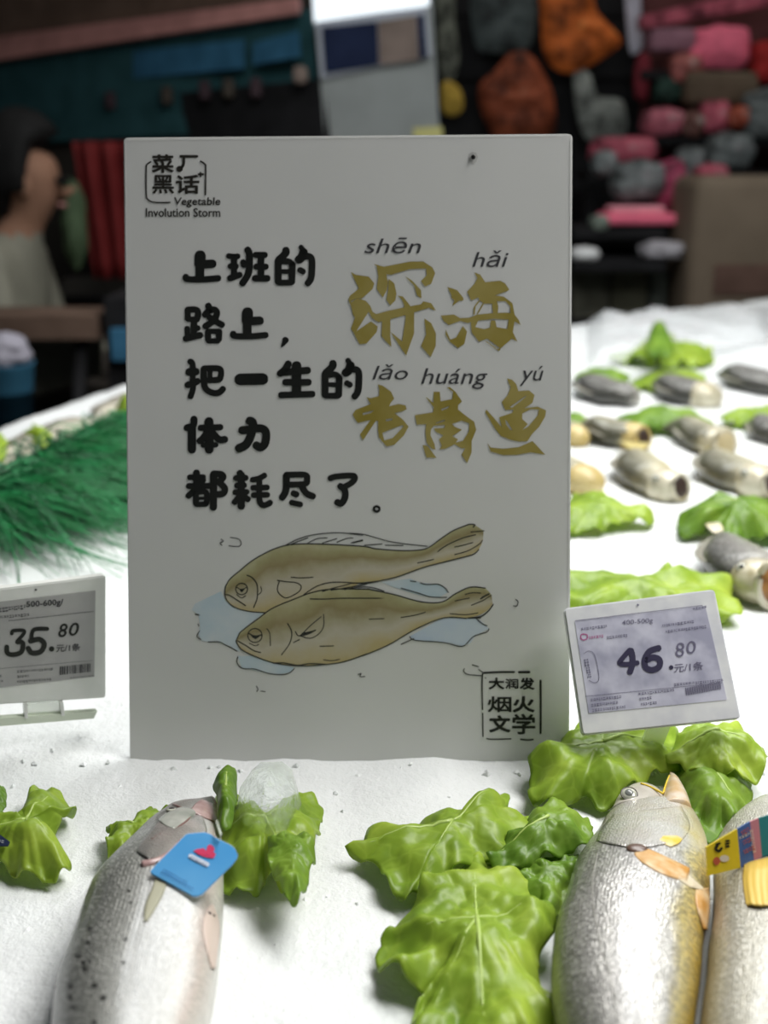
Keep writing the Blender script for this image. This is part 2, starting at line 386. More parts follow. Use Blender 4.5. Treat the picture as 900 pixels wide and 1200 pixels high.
kA = (255, 610, 5.294); kB = (410, 605, 5.294); kC = (210, 600, 4.09); kD = (400, 600, 4.09); kE = (215, 670, 6.923); kF = (320, 670, 6.923); kG = (470, 670, 6)
up_top = crop("45,460 50,410 80,360 140,310 200,260 290,205 420,155 600,145 900,160", *kA) + crop("150,200 300,212 460,205 550,150 640,90 740,50 775,55 830,90", *kB)
up_bot = crop("45,460 60,500 110,540 200,565 300,572 420,545 560,520 760,470", *kA) + crop("60,415 160,402 280,380 450,320 600,280 720,250 795,210 825,150", *kB)
strip_paint('painted_fish_body', up_top, up_bot, 0.00014, M_fishpaint, label='upper of the two painted fish')
lo_top = crop("272,620 285,590 300,570 380,510 450,460 570,410 640,385 730,370 900,370", *kC) + crop("130,370 250,395 380,430 480,432 550,390 620,360 690,365 720,400", *kD)
lo_bot = crop("272,620 300,660 370,695 460,725 560,737 650,735 780,720 900,680", *kC) + crop("100,690 220,640 360,560 490,508 600,510 690,480 725,440", *kD)
strip_paint('painted_fish_body', lo_top, lo_bot, 0.00017, M_fishpaint, label='lower of the two painted fish')
I = ([], [])
def ink(k, wd, *ss):
    for s in ss: addg(I, ribbon(crop(s, *k), wd * 1.25, True))
T_ = lambda L_: [(p[0], p[1]) for p in L_]
addg(I, ribbon(catmull(T_(up_top[:-2]), 2), 1.25, True)); addg(I, ribbon(T_(up_bot[:5]), 1.2, True))
addg(I, ribbon(crop("0,415 120,410 280,380 450,320 600,280 720,250 770,235 800,207", *kB), 1.3, True))
addg(I, ribbon(T_(lo_top[:-1]), 1.3, True)); addg(I, ribbon(T_(lo_bot[:-2]), 1.3, True))
ink(kA, 0.9, "420,155 500,115 600,88 750,76 900,92", "450,150 530,118 560,108", "560,140 620,112 680,108", "650,140 740,112", "740,135 800,112 840,108", "830,138 900,120")
ink(kB, 0.9, "0,105 80,112 150,130 240,155 330,170 420,180 480,186", "20,165 80,152", "90,180 200,172", "220,180 330,182", "545,220 600,180 700,135 780,115", "650,190 700,180 768,162,0.6", "650,238 730,215 800,175 823,150", "750,98 832,90", "420,290 520,268")
ink(kB, 1.1, "735,50 775,52 765,68")
# faces
def ring(k, x, y, rx, ry, wd):
    ss = " ".join("%f,%f" % (x + rx * math.cos(a * math.pi / 6), y + ry * math.sin(a * math.pi / 6)) for a in range(13)); ink(k, wd, ss)
ring(kE, 472, 140, 48, 46, 0.95); ring(kE, 580, 517, 58, 56, 0.95)
ink(kE, 0.8, "430,125 470,145 515,125", "432,185 470,212 505,195", "535,580 580,600 610,590", "675,462 700,500 705,600", "610,185 632,160 628,120")
ink(kE, 1.2, "530,500 575,522 635,512")
addg(I, poly(crop("452,140 500,136 478,165 466,165", *kE))); addg(I, poly(crop("540,508 600,520 622,524 585,548 560,535", *kE)))
ink(kE, 1.0, "345,185 380,195 450,240 505,275", "440,562 500,595 570,640 625,655", "515,28 560,50 598,110 598,210 570,290", "845,420 878,490 862,580 795,675")
ink(kE, 0.9, "95,345 130,352", "118,425 125,440", "130,480 110,525 140,550", "200,570 290,570 340,595 435,645", "440,690 435,740 480,785 580,790 690,825 800,835 860,820 900,785")
ink(kF, 0.9, "35,70 100,80 190,90 228,120 205,165 120,210 75,200 35,150 50,80", "145,45 230,50 325,45", "180,485 215,520 300,440 390,365", "410,345 410,440 370,505 300,540 220,520", "235,500 330,480", "240,520 300,500 335,480", "380,605 490,602", "410,715 480,722 540,710", "780,385 900,380", "690,835 715,825 705,850 745,850", "165,575 215,550")
ink(kF, 1.2, "225,515 345,475")
ink(kF, 0.95, "250,185 350,120 450,90 560,85 760,95 900,65", "400,160 500,130 620,100", "470,150 600,130 760,100", "580,145 700,125 800,128 900,158", "300,220 420,222 560,215 900,215,0.6")
ink(kF, 1.1, "0,742 90,740 200,760 300,745 430,752")
ink(kG, 0.9, "65,65 105,70", "135,78 180,90 260,88 310,115 332,145", "0,115 120,150 210,178 320,180", "380,205 480,185", "450,160 500,148 560,150", "495,235 570,205 635,165", "345,295 450,302 540,290", "0,322 100,305 170,285", "525,325 570,365 605,380", "60,455 100,482 300,498 430,525 510,455 600,425 618,402", "790,240 815,240 822,210 805,195",
    "500,655 545,668", "445,682 440,700 470,722 570,732", "545,688 575,708", "590,745 596,748", "0,510 90,470", "560,325 480,328")
ink(kG, 1.4, "570,180 620,155", "560,190 600,165")
ink(kG, 1.2, "470,325 560,315 615,275 648,230")
ink(kC, 0.8, "200,130 212,140 196,148 205,160", "245,122 285,130 297,150 285,165 238,162", "370,835 378,850 372,860", "390,858 412,862")
lay('ink_outlines', I, SP, 0.00021, M_line, sign)
# peg hole with its small nail
bmh = bmesh.new(); bmesh.ops.create_uvsphere(bmh, u_segments=12, v_segments=8, radius=0.0011)
bmesh.ops.translate(bmh, verts=bmh.verts, vec=SP(554.5, 184, 0.0004)); bm_obj('nail', bmh, mat('nail_dark', (0.02, 0.02, 0.02), 0.3, 0.8), sign, True, label='small dark nail near the top edge')
lay('torn_hole', poly([(549, 181), (553, 178), (558, 179), (560, 184), (558, 190), (554, 192), (550, 188)]), SP, 0.00015, mat('torn_paper', (0.55, 0.55, 0.53), 0.8), sign)

# ================================================================== PRICE TAGS
M_tag = noisy('tag_plastic', (0.66, 0.68, 0.64), (0.72, 0.73, 0.70), 60, 0.35)
M_tag2 = noisy('tag_plastic_frosted', (0.70, 0.71, 0.76), (0.86, 0.87, 0.88), 70, 0.3)
M_screen = noisy('paper_screen', (0.34, 0.34, 0.335), (0.38, 0.38, 0.37), 60, 0.5)
M_screen2 = noisy('wet_paper_screen', (0.40, 0.40, 0.52), (0.66, 0.66, 0.78), 75, 0.25)
M_small = mat('small_print', (0.06, 0.06, 0.065), 0.5)
M_clear = mat('clear_plastic', (0.85, 0.92, 0.80), 0.12, 0, Alpha=0.45, IOR=1.45)
def dashes(P, x0, y0, x1, y1, hgt, wmin=1.2, wmax=3.2, gap=0.9, seed=1):
    """rows of print too small to read"""
    rr = random.Random(seed); L_ = math.hypot(x1 - x0, y1 - y0); d = V((x1 - x0, y1 - y0)) / L_; n = V((-d.y, d.x)); s = 0
    while s < L_:
        w_ = rr.uniform(wmin, wmax); a = V((x0, y0)) + d * s; hh = hgt * rr.uniform(0.6, 1)
        addg(P, ([a, a + d * w_, a + d * w_ + n * hh * 0.25, a + n * hh * 0.25], [(0, 1, 2, 3)]))
        addg(P, ([a + n * hh * .7, a + d * w_ + n * hh * .7, a + d * w_ + n * hh, a + n * hh], [(0, 1, 2, 3)]))
        if rr.random() < 0.7: m_ = a + d * w_ * 0.4; addg(P, ([m_, m_ + d * 0.5, m_ + d * 0.5 + n * hh, m_ + n * hh], [(0, 1, 2, 3)]))
        s += w_ + gap * rr.uniform(0.6, 1.3)
TA = Plane((-.1687, .4832, .0226), (.889, .45, -.084), (.05, .089, .995))
ta = thing('price_tag', tuple(TA(40, 830)), 'grey electronic price tag reading 35.80 on a low rail, left of the big sign', 'price tag', None)
slab('housing', rrect(-56, 697, 124, 674.5, 124, 818, -53, 829, 4), TA, M_tag, ta, 0.006, 0.0006)
slab('screen', rrect(-45, 710.5, 112, 692, 110.5, 793, -43, 811, 1), TA, M_screen, ta, 0.0008, 0, 0.0002)
D = ([], [])
addg(D, strokes([(34, "95,365 110,340 200,345 140,425", ), (46, "140,430 185,440 175,510 110,535 60,520 55,470"), (38, "385,325 275,332 255,405"), (48, "245,425 320,410 360,450 330,510 260,520 228,480"), (50, "415,488 422,488")], 0, 690, 6.923, fat=0.86))
for a, b in (((68.5, 731, 79, 746.5), '8'), ((81, 730, 92.5, 745), '0')): addg(D, fit_text(b, *a, bold=0.02, shear=0.22))
lay('price_lettering', D, TA, 0.0004, M_ink, ta)
D = ([], [])
addg(D, fit_text('500-600g/', 31, 705, 74, 713.5, bold=0.03, rise=-3)); addg(D, fit_text('元/1条', 66, 755.5, 94, 764, bold=0.02, rise=-1.5))
dashes(D, -40, 718, 28, 709, 5, seed=3); dashes(D, 0, 722, 34, 719, 3.2, seed=4); dashes(D, 20, 786, 62, 783, 2.6, seed=5); dashes(D, 20, 792, 34, 791, 2.6, seed=6); dashes(D, 20, 798, 58, 795, 2.6, seed=7); dashes(D, -38, 794, 2, 791, 2.6, seed=8); dashes(D, -38, 800, 2, 797, 2.6, seed=9); dashes(D, 82, 794, 108, 791.5, 1.2, seed=19)
addg(D, ribbon([(10, 727.5), (110, 716.5)], 0.5)); addg(D, ribbon([(-40, 787), (108, 774)], 0.35))
rr = random.Random(5); x = 70.0
while x < 106:
    b_ = rr.choice((0.6, 1.0, 1.7)); y = 781 - (x - 70) * 0.1; addg(D, ([V((x, y)), V((x + b_, y)), V((x + b_, y + 10)), V((x, y + 10))], [(0, 1, 2, 3)])); x += b_ + rr.choice((0.5, 0.8, 1.3))
addg(D, ribbon([(41.5, 691.2), (42.5, 691.2)], 2.2))
lay('small_print', D, TA, 0.0004, M_small, ta)
slab('rail', [(-60, 846), (114, 833.5), (110, 842), (-60, 856)], TA, mat('rail_clear', (0.62, 0.68, 0.55), 0.2), ta, 0.004, 0)
slab('clip', [(31, 825), (71, 822), (74, 838), (32, 842)], TA, M_clear, ta, 0.002, 0, -0.002)
slab('clip_side', [(28, 824), (32, 824), (33, 842), (29, 842)], TA, M_tag, ta, 0.004, 0, 0.0004)
slab('clip_side', [(70, 822), (74, 822), (76, 839), (72, 839)], TA, M_tag, ta, 0.004, 0, 0.0004)

TB = Plane((.12299, .44198, .0325), (.9931, .0172, .116), (-.1058, .557, .8237))
tb = thing('price_tag', tuple(G(775, 860)), 'white frosted price tag reading 46.80, leaning back over the lettuce right of the sign', 'price tag', None)
slab('housing', rrect(660.8, 712.7, 837.3, 690.3, 868.5, 842, 682.7, 861.5, 5), TB, M_tag2, tb, 0.006, 0.0006)
slab('screen', rrect(673.5, 728, 826.5, 710, 852, 820, 690, 836, 1.5), TB, M_screen2, tb, 0.0008, 0, 0.0002)
M_violet = mat('violet_digits', (0.045, 0.04, 0.085), 0.4)
D = ([], [])
addg(D, strokes([(30, "352,322 318,360 298,392 340,398 392,390"), (36, "358,325 366,360 364,400 352,440")], 660, 690, 4.5, fat=0.88)); addg(D, strokes([(34, "505,312 455,330 430,375 436,415 470,428 506,410 508,375 475,362 440,376"), (22, "567,414 573,414")], 660, 690, 4.5, fat=0.95))
lay('price_lettering', D, TB, 0.0004, M_violet, tb)
D = ([], [])
addg(D, fit_text('8', 791.5, 753, 802, 770, bold=0.0, shear=0.1)); addg(D, fit_text('0', 804.5, 751, 815.5, 766, bold=0.0, shear=0.1))
addg(D, fit_text('元/1条', 790, 778, 824, 788, bold=0.01, rise=-3)); addg(D, fit_text('400-500g', 729, 727, 765, 734, bold=0.0, rise=-3))
addg(D, ribbon([(674, 727.5), (823, 709.5)], 0.8))
for i, (a, b, c, d) in enumerate(((681, 736, 712, 732), (776, 732, 812, 727), (780, 739, 826, 733), (711, 746, 735, 743), (692, 819, 728, 815), (693, 825, 722, 822), (694, 831, 732, 827), (748, 812, 790, 807), (749, 818, 764, 816), (751, 824, 768, 822), (790, 801, 845, 796), (812, 712, 826, 710))):
    dashes(D, a, b, c, d, 3.2, seed=30 + i)
for k in range(22):
    x = 803 + k * 1.9; addg(D, ([V((x, 806 - k * .35)), V((x + 1, 806 - k * .35)), V((x + 2.2, 815 - k * .35)), V((x + 1.2, 815 - k * .35))], [(0, 1, 2, 3)]))
addg(D, ribbon([(686, 816), (846, 800)], 0.5)); dashes(D, 689, 772, 693, 793, 5, seed=55)
addg(D, ribbon(pts("684,766 690,763 697,768 702,794 697,800 690,797"), 0.6)); addg(D, ribbon([(747, 709), (748, 709)], 2.2))
lay('small_print', D, TB, 0.0004, mat('grey_violet_print', (0.15, 0.14, 0.22), 0.5), tb)
D = ([], []); addg(D, ribbon(pts("684,743 688,744 688,748 684,750 681,748 681,744 684,743"), 1.2)); dashes(D, 690, 746, 706, 744, 3, seed=61)
lay('red_mark', D, TB, 0.0004, mat('magenta_print', (0.45, 0.07, 0.25), 0.5), tb)
# clear stake that carries the tag out of the ice
q0 = TB(772, 850, -0.006); q1 = V((q0.x, q0.y + 0.022, IZ - 0.004))
bm_obj('stake', box((q0 + q1) / 2, (0.010, 0.002, (q0 - q1).length + 0.008), (q0 - q1).to_track_quat('Z', 'Y').to_matrix()), M_clear, tb)

# ================================================================== ICE AND COUNTER
FAR = [G(0, 485), G(148, 441), G(400, 408), G(670, 374), G(900, 349)]
far = [(p.x, p.y) for p in FAR]
EDGE = [(-.50, .05), (-.50, .75), (-.478, 1.02)] + far + [(1.35, 2.95), (1.75, 2.6), (1.75, .05)]
def edist(x, y):
    best = 9; inside = False; n = len(EDGE)
    for i in range(n):
        ax, ay = EDGE[i]; bx, by = EDGE[(i + 1) % n]; dx, dy = bx - ax, by - ay
        t = max(0, min(1, ((x - ax) * dx + (y - ay) * dy) / (dx * dx + dy * dy))); best = min(best, math.hypot(x - ax - t * dx, y - ay - t * dy))
        if (ay > y) != (by > y) and x < (bx - ax) * (y - ay) / (by - ay) + ax: inside = not inside
    return best if inside else -best
def ice_z(x, y):
    v = V((x, y, 0)); far_k = min(max((y - 0.5) / 0.8, 0), 1)
    return (noise.noise(v * 6) * 0.006 * (0.4 + far_k) + noise.noise(v * 28) * 0.0022 + noise.noise(v * 90) * 0.0009 + noise.noise(v * 260) * 0.0005)
ice = mat('packed_ice', (0.90, 0.925, 0.925), 0.32)
v_ = coords(ice); n1 = noise_tex(ice, v_, 7, 3); n2 = noise_tex(ice, v_, 260, 3, 0.6); n3 = noise_tex(ice, v_, 900, 2)
lk(ice, ramp(ice, n1, [(0.3, (0.80, 0.835, 0.825)), (0.6, (0.90, 0.915, 0.915))]), bsdf(ice).inputs['Base Color'])
nb = bump(ice, n2, 0.45, 0.0016); bump(ice, n3, 0.4, 0.0006, nb)
ys = []; y = 0.06
while y < 3.0: ys.append(y); y += 0.0035 + 0.0075 * min(max(y - .3, 0), 1.6)
xs = []; x = -0.51
while x < 1.76: xs.append(x); x += 0.006 if x < 0.45 else 0.013
vs = []; idx = {}; fs = []
for j, y in enumerate(ys):
    for i, x in enumerate(xs):
        d = edist(x, y)
        if d < -0.004: continue
        d = max(d, 0); e = 0.045
        z = IZ + ice_z(x, y) - (0.035 * (1 - min(d / e, 1)) ** 2.2)
        idx[(i, j)] = len(vs); vs.append((x, y, z))
for j in range(len(ys) - 1):
    for i in range(len(xs) - 1):
        q = [idx.get(k) for k in ((i, j), (i + 1, j), (i + 1, j + 1), (i, j + 1))]
        if None not in q: fs.append(tuple(q))
bed = mesh('ice_bed', vs, fs, ice, None, True, org=(0.4, 1.2, IZ))
prop(bed, 'bed of packed white crushed ice covering the fish counter', 'ice', kind='stuff')
# loose crumbs of ice
M_chip = mat('ice_crumb', (0.88, 0.92, 0.93), 0.15, 0, Transmission_Weight=0.35, IOR=1.31)
cv = []; cf = []; rr = random.Random(3)
def lump(c, r, rr, sq=0.7):
    o = len(cv); ps = [V((1, 0, 0)), V((-1, 0, 0)), V((0, 1, 0)), V((0, -1, 0)), V((0, 0, 1)), V((0, 0, -1))]; a = rr.random() * 6.3
    for p in ps:
        p = V((p.x * math.cos(a) - p.y * math.sin(a), p.x * math.sin(a) + p.y * math.cos(a), p.z * sq)) * (r * rr.uniform(0.6, 1.2)) + V([rr.uniform(-.25, .25) * r for _ in range(3)]); cv.append(c + p)
    for f in ((0, 2, 4), (2, 1, 4), (1, 3, 4), (3, 0, 4), (2, 0, 5), (1, 2, 5), (3, 1, 5), (0, 3, 5)): cf.append(tuple(o + k for k in f))
for _ in range(420):
    x = rr.uniform(-.3, .42); y = rr.uniform(.22, .95) ** 1.0
    if edist(x, y) < 0.02: continue
    r = rr.choice((0.0008, 0.001, 0.0013, 0.0018)); lump(V((x, y, IZ + ice_z(x, y))), r, rr)
for _ in range(40):                       # ridge of ice that holds the sign and its neighbours
    x = rr.uniform(-.30, .30); y = rr.uniform(.455, .468) - (0.0234 * x) + rr.gauss(0, .004)
    if -.125 < x < .095 and y > .463: y = .463
    lump(V((x, y, IZ + ice_z(x, y) + 0.0005)), rr.uniform(.001, .0022), rr)
prop(mesh('ice_crumbs', cv, cf, ice, None, False, org=(0.05, 0.5, IZ)), 'loose crumbs of crushed ice strewn over the white ice bed', 'ice', kind='stuff')
# counter body under the ice
M_steel = noisy('counter_steel', (0.16, 0.165, 0.17), (0.20, 0.20, 0.205), 12, 0.4, 0.6)
bm = bmesh.new(); cxm = sum(p[0] for p in EDGE) / len(EDGE)
fv = [bm.verts.new((x + (0.025 if x > 1 else -0.025 if x < 0 else 0), y + (0.03 if y > 1.2 else 0), IZ - 0.042)) for x, y in EDGE]
f = bm.faces.new(fv); r = bmesh.ops.extrude_face_region(bm, geom=[f]); bmesh.ops.translate(bm, verts=[v for v in r['geom'] if isinstance(v, bmesh.types.BMVert)], vec=(0, 0, -(IZ - 0.042)))
o = bm_obj('fish_counter', bm, M_steel, org=(0.6, 1.3, 0)); prop(o, 'long dark steel market counter that carries the bed of ice', 'counter')

# ================================================================== LETTUCE
def leaf_mat(name, a, b, c):
    m = mat(name, a, 0.40); v = coords(m)
    f1 = noise_tex(m, v, 26, 3, 0.55); vo = nd(m, 'ShaderNodeTexVoronoi', feature='DISTANCE_TO_EDGE'); vo.inputs['Scale'].default_value = 95
    wv = noise_tex(m, v, 70, 2); vm = nd(m, 'ShaderNodeVectorMath', operation='ADD'); cb = nd(m, 'ShaderNodeCombineXYZ')
    k = mathn(m, 'MULTIPLY', wv, 0.012); lk(m, k, cb.inputs[0]); lk(m, k, cb.inputs[1]); lk(m, v, vm.inputs[0]); lk(m, cb.outputs[0], vm.inputs[1]); lk(m, vm.outputs[0], vo.inputs['Vector'])
    col = ramp(m, f1, [(0.30, a), (0.52, b), (0.72, c)])
    vein = ramp(m, vo.outputs['Distance'], [(0.0, (1, 1, 1)), (0.09, (0, 0, 0))])
    col = mixc(m, mathn(m, 'MULTIPLY', vein, 0.13), col, tuple(min(1, q * 1.5 + 0.05) for q in c))
    lk(m, col, bsdf(m).inputs['Base Color']); nb = bump(m, vo.outputs['Distance'], 0.2, 0.0012); bump(m, f1, 0.3, 0.004, nb)
    tr = nd(m, 'ShaderNodeBsdfTranslucent'); lk(m, mixc(m, 0.5, col, c, 'MIX'), tr.inputs[0]); mx = nd(m, 'ShaderNodeMixShader'); mx.inputs[0].default_value = 0.33
    out = m.node_tree.nodes['Material Output']; lk(m, bsdf(m).outputs[0], mx.inputs[1]); lk(m, tr.outputs[0], mx.inputs[2]); lk(m, mx.outputs[0], out.inputs[0])
    return m
M_leaf = leaf_mat('lettuce_green', (0.17, 0.30, 0.022), (0.33, 0.49, 0.045), (0.50, 0.64, 0.08))
M_leafd = leaf_mat('lettuce_deep_green', (0.10, 0.22, 0.02), (0.20, 0.36, 0.035), (0.32, 0.48, 0.06))
M_rib = mat('lettuce_rib', (0.42, 0.56, 0.14), 0.4)
def leaf_part(name, outline, centre, h0, dome, ruf, k, seed, m, parent, ribs=(), pk=0.0035, nr=20, na=150, zmin=0.0035, bend=None, label=None):
    O = [G(x, y, h0) for x, y in resample(catmull(outline, 6, True) + [tuple(outline[0])], na + 1)][:-1]
    c = G(centre[0], centre[1], h0); rr = random.Random(seed); ph = [rr.random() * 6.3 for _ in range(4)]; off = V((seed * 3.1, seed * 1.7, 0))
    size = sum((p - c).length for p in O) / na
    def P(i, r):
        o = O[i % na]; th = 2 * math.pi * i / na; q = c.lerp(o, r)
        z = dome * (1 - r * r) + ruf * (0.35 * r ** 2 * math.sin(math.floor(k / 2) * th + ph[0]) + 0.55 * r ** 5 * (math.sin(2 * k * th + ph[3]) + 0.6 * math.sin(3.4 * k * th + ph[1])) + 1.5 * (0.3 + r) * noise.noise(q * (2.4 / size) + off * 2))
        z += pk * 0.55 * noise.noise(q * (1.6 / size) + off) * 1.6 + pk * 0.32 * abs(noise.noise(q * (5.5 / size) + off)) + 0.0014 * abs(noise.noise(q * 120)) + 0.0005 * noise.noise(q * 300)
        if bend: z += bend(q)
        rad = (o - c).normalized(); q = q + rad * (ruf * 0.22 * r ** 3 * (math.sin(2 * k * th + ph[2]) + math.sin(5.1 * k * th + ph[1]) * 0.5))
        zi = q.z - IZ + z; zm = zmin + ice_z(q.x, q.y)
        if zi < zm: zi = zm
        return V((q.x, q.y, IZ + zi))
    vs = [P(0, 0)]; fs = []
    for j in range(1, nr + 1):
        for i in range(na): vs.append(P(i, j / nr))
    for i in range(na): fs.append((0, 1 + i, 1 + (i + 1) % na))
    for j in range(nr - 1):
        for i in range(na):
            a = 1 + j * na; fs.append((a + i, a + na + i, a + na + (i + 1) % na, a + (i + 1) % na))
    o = mesh(name, vs, fs, m, parent, True, org=None if parent else tuple(c), label=label)
    md = o.modifiers.new('thickness', 'SOLIDIFY'); md.thickness = 0.0007; md.offset = 0
    if ribs:
        R_ = ([], [])
        for tgt, wd in ribs:                  # a rib runs from the centre towards an outline point
            t = G(tgt[0], tgt[1], h0); i = min(range(na), key=lambda q: (O[q] - t).length)
            line = [P(i, s / 14 * 0.9) + V((0, 0, 0.0001)) for s in range(15)]
            addg(R_, tube(line, [wd * 0.8 * (1.15 - s / 14) for s in range(15)], 6))
        mesh('midrib', R_[0], R_[1], M_rib, o if not parent else parent, True)
    return o
def lettuce(label, parts, group=None, name='lettuce_leaf'):
    c = parts[0][1]; p = G(c[0], c[1], 0); root = thing(name, (p.x, p.y, IZ), label, 'lettuce', group)
    for kw in parts:
        outline, ce, h0, dome, ruf, k, seed, m, ribs = kw[:9]; ex = kw[9] if len(kw) > 9 else {}
        leaf_part('blade', outline, ce, h0, dome, ruf, k, seed, m, root, ribs, **ex)
    return root
lettuce('broad crumpled lettuce leaf directly under the tag reading 46.80, behind the gaping croaker', [
    (pts("619,912 622,895 650,884 667,868 678,853 711,859 783,853 797,873 800,890 789,903 755,918 711,940 678,932 644,943 622,934"), (705, 897), 0.008, 0.014, 0.004, 5, 1, M_leaf, [((622, 905), 0.0010), ((797, 880), 0.0012), ((700, 855), .0006)]),
    (pts("785,892 830,900 870,900 880,912 877,943 869,960 850,973 832,990 818,970 802,940 785,915"), (838, 930), 0.004, 0.009, 0.004, 4, 2, M_leafd, [((868, 960), 0.0008)]),
    (pts("780,888 797,865 811,858 844,850 872,856 889,880 900,896 885,912 850,908 810,903 790,895"), (840, 884), 0.013, 0.010, 0.003, 4, 3, M_leaf, [((782, 889), 0.0013), ((898, 895), .0008)])])
lettuce('large pale green lettuce leaf mid-ice, its pointed stalk to the left', [
    (pts("597,1023 672,1008 680,1030 669,1050 650,1079 622,1060 600,1045"), (638, 1037), 0.002, 0.006, 0.003, 4, 5, M_leafd, []),
    (pts("406,999 422,995 433,972 472,973 522,954 560,957 574,938 588,930 597,936 597,954 622,954 625,980 600,1000 567,1010 539,1023 500,1040 483,1048 469,1056 444,1023 422,1007"), (530, 985), 0.006, 0.010, 0.0035, 5, 4, M_leaf, [((408, 1000), 0.0012), ((595, 935), 0.0008), ((480, 1048), .0006)]),
    (pts("570,1009 605,979 639,947 678,948 696,973 688,992 660,1004 633,1012 594,1018"), (642, 982), 0.008, 0.009, 0.003, 4, 6, M_leafd, [((576, 1010), .0009)])])
lettuce('big ruffled bright green lettuce leaf at the bottom edge, left of the open-mouthed croaker', [
    (pts("444,1107 472,1090 483,1062 511,1034 550,1012 589,1012 611,1034 644,1073 647,1101 636,1129 633,1162 650,1195 650,1240 560,1260 490,1230 486,1190 505,1162 478,1162 450,1145"), (558, 1110), 0.005, 0.012, 0.0055, 6, 7, M_leaf,
     [((553, 1012), 0.0008), ((570, 1258), 0.0012), ((448, 1110), .0007), ((644, 1085), .0007), ((490, 1228), .0007)], dict(pk=0.006, nr=28, na=220))])
lettuce('lettuce leaf with folded lobes right of the spotted bass head, ice lump on top', [
    (pts("253,940 267,930 284,947 311,964 338,947 364,929 380,953 371,982 364,1013 352,1050 345,1062 329,1044 313,1027 296,1044 262,1036 255,987"), (312, 985), 0.006, 0.011, 0.0045, 5, 8, M_leaf, [((256, 990), 0.0011), ((345, 1060), .0008), ((378, 950), .0008)], dict(pk=0.005)),
    (pts("318,985 350,972 368,985 364,1020 349,1063 335,1050 322,1030 314,1010"), (343, 1010), 0.017, 0.006, 0.002, 3, 9, M_leafd, []),
    (pts("250,925 257,906 267,899 276,903 277,930 276,950 270,972 260,975 255,955 256,935"), (265, 938), 0.020, 0.006, 0.001, 3, 10, M_leafd, [((268, 900), .0008)])])
lettuce('small lettuce leaf peeking out left behind the spotted bass head', [
    (pts("123,970 150,972 165,962 185,947 200,955 200,975 170,1002 134,1012 124,1000 130,982"), (158, 982), 0.006, 0.007, 0.003, 4, 11, M_leaf, [((124, 971), .0008)])])
lettuce('curled lettuce leaf cut by the left edge of the frame, above a dark tag corner', [
    (pts("-30,965 0,958 14,962 40,931 60,929 76,935 84,953 91,961 70,972 62,987 80,1009 79,1024 44,1027 9,1018 -30,1010"), (32, 985), 0.006, 0.011, 0.004, 5, 12, M_leaf, [((-25, 990), .0010), ((78, 935), .0008), ((78, 1022), .0007)]),
    (pts("-25,915 0,920 7,932 5,950 -5,962 -25,960"), (-10, 940), 0.012, 0.004, 0.001, 3, 13, M_leafd, [])])
# leaves further back between the rows
back = [
    ('crumpled lettuce leaf between the sign and the tag reading 46.80, under the big-mouthed croaker', [(pts("640,712 668,676 700,672 722,670 760,676 800,684 840,676 858,690 868,716 850,724 800,722 740,722 690,722"), (750, 700), 0.008, 0.012, 0.006, 6, 21, M_leaf, [((665, 680), .0012), ((860, 710), .0012)])]),
    ('bright lettuce leaf beside the right sign edge, in front of the third fish row', [(pts("640,600 668,588 700,585 722,592 742,600 766,604 764,613 730,616 700,624 668,626 640,624"), (700, 606), 0.006, 0.014, 0.004, 5, 22, M_leaf, [((760, 608), .0012)])]),
    ('deep green lettuce leaf at the right frame edge, in front of the third fish row', [(pts("793,612 806,598 830,600 850,604 880,596 920,598 920,632 880,630 850,634 838,622 812,626 796,624"), (862, 614), 0.006, 0.020, 0.004, 5, 23, M_leafd, [((798, 614), .0012)])]),
    ('deep green lettuce leaf between the first and second fish rows', [(pts("722,498 740,486 775,484 805,490 835,494 828,503 790,504 750,506"), (778, 495), 0.006, 0.016, 0.004, 5, 24, M_leafd, [((830, 497), .0012)])]),
    ('thin lettuce leaf at the right frame edge behind the second fish row', [(pts("842,494 860,486 900,482 920,484 920,496 880,499 852,498"), (885, 491), 0.006, 0.012, 0.004, 5, 25, M_leaf, [])]),
    ('lettuce leaf with a stalk standing up, farthest back on the right of the ice', [(pts("714,416 740,410 770,402 810,406 834,412 830,426 800,429 760,428 725,422"), (780, 416), 0.008, 0.018, 0.010, 5, 26, M_leaf, [((720, 417), .002)]),
        (pts("757,412 760,395 765,384 778,384 784,398 790,412 775,418"), (772, 402), 0.045, 0.02, 0.004, 3, 27, M_leafd, [])]),
    ('narrow lettuce strip next to the sign edge, behind the first fish row', [(pts("672,446 690,440 720,440 738,445 728,452 700,453 680,452"), (705, 447), 0.006, 0.016, 0.004, 5, 28, M_leafd, [])]),
    ('pale lettuce strip behind the middle fish of the first row', [(pts("738,448 765,443 800,440 826,442 820,455 780,460 750,456"), (785, 450), 0.006, 0.016, 0.004, 5, 29, M_leaf, [])]),
    ('small green leaf showing just past the sign edge, behind the second fish row', [(pts("655,492 672,488 690,496 690,504 672,508 655,504"), (672, 498), 0.006, 0.010, 0.003, 5, 30, M_leafd, [])]),
    ('yellowish leaf tip above the garland at the left frame edge', [(pts("-20,520 0,513 12,520 8,534 -8,545 -24,545"), (-6, 530), 0.012, 0.012, 0.004, 4, 31, M_leaf, [])]),
    ('yellowish leaf tip above the garland beside a tan fish back', [(pts("28,512 40,506 56,512 66,522 52,528 38,520"), (46, 516), 0.012, 0.012, 0.004, 4, 32, M_leaf, [])]),
    ('yellow leaf tip behind the left edge of the sign above the garland', [(pts("136,478 148,470 170,474 170,492 145,494"), (152, 483), 0.010, 0.016, 0.004, 4, 33, M_leaf, [])])]
for lb, pr in back: lettuce(lb, pr)

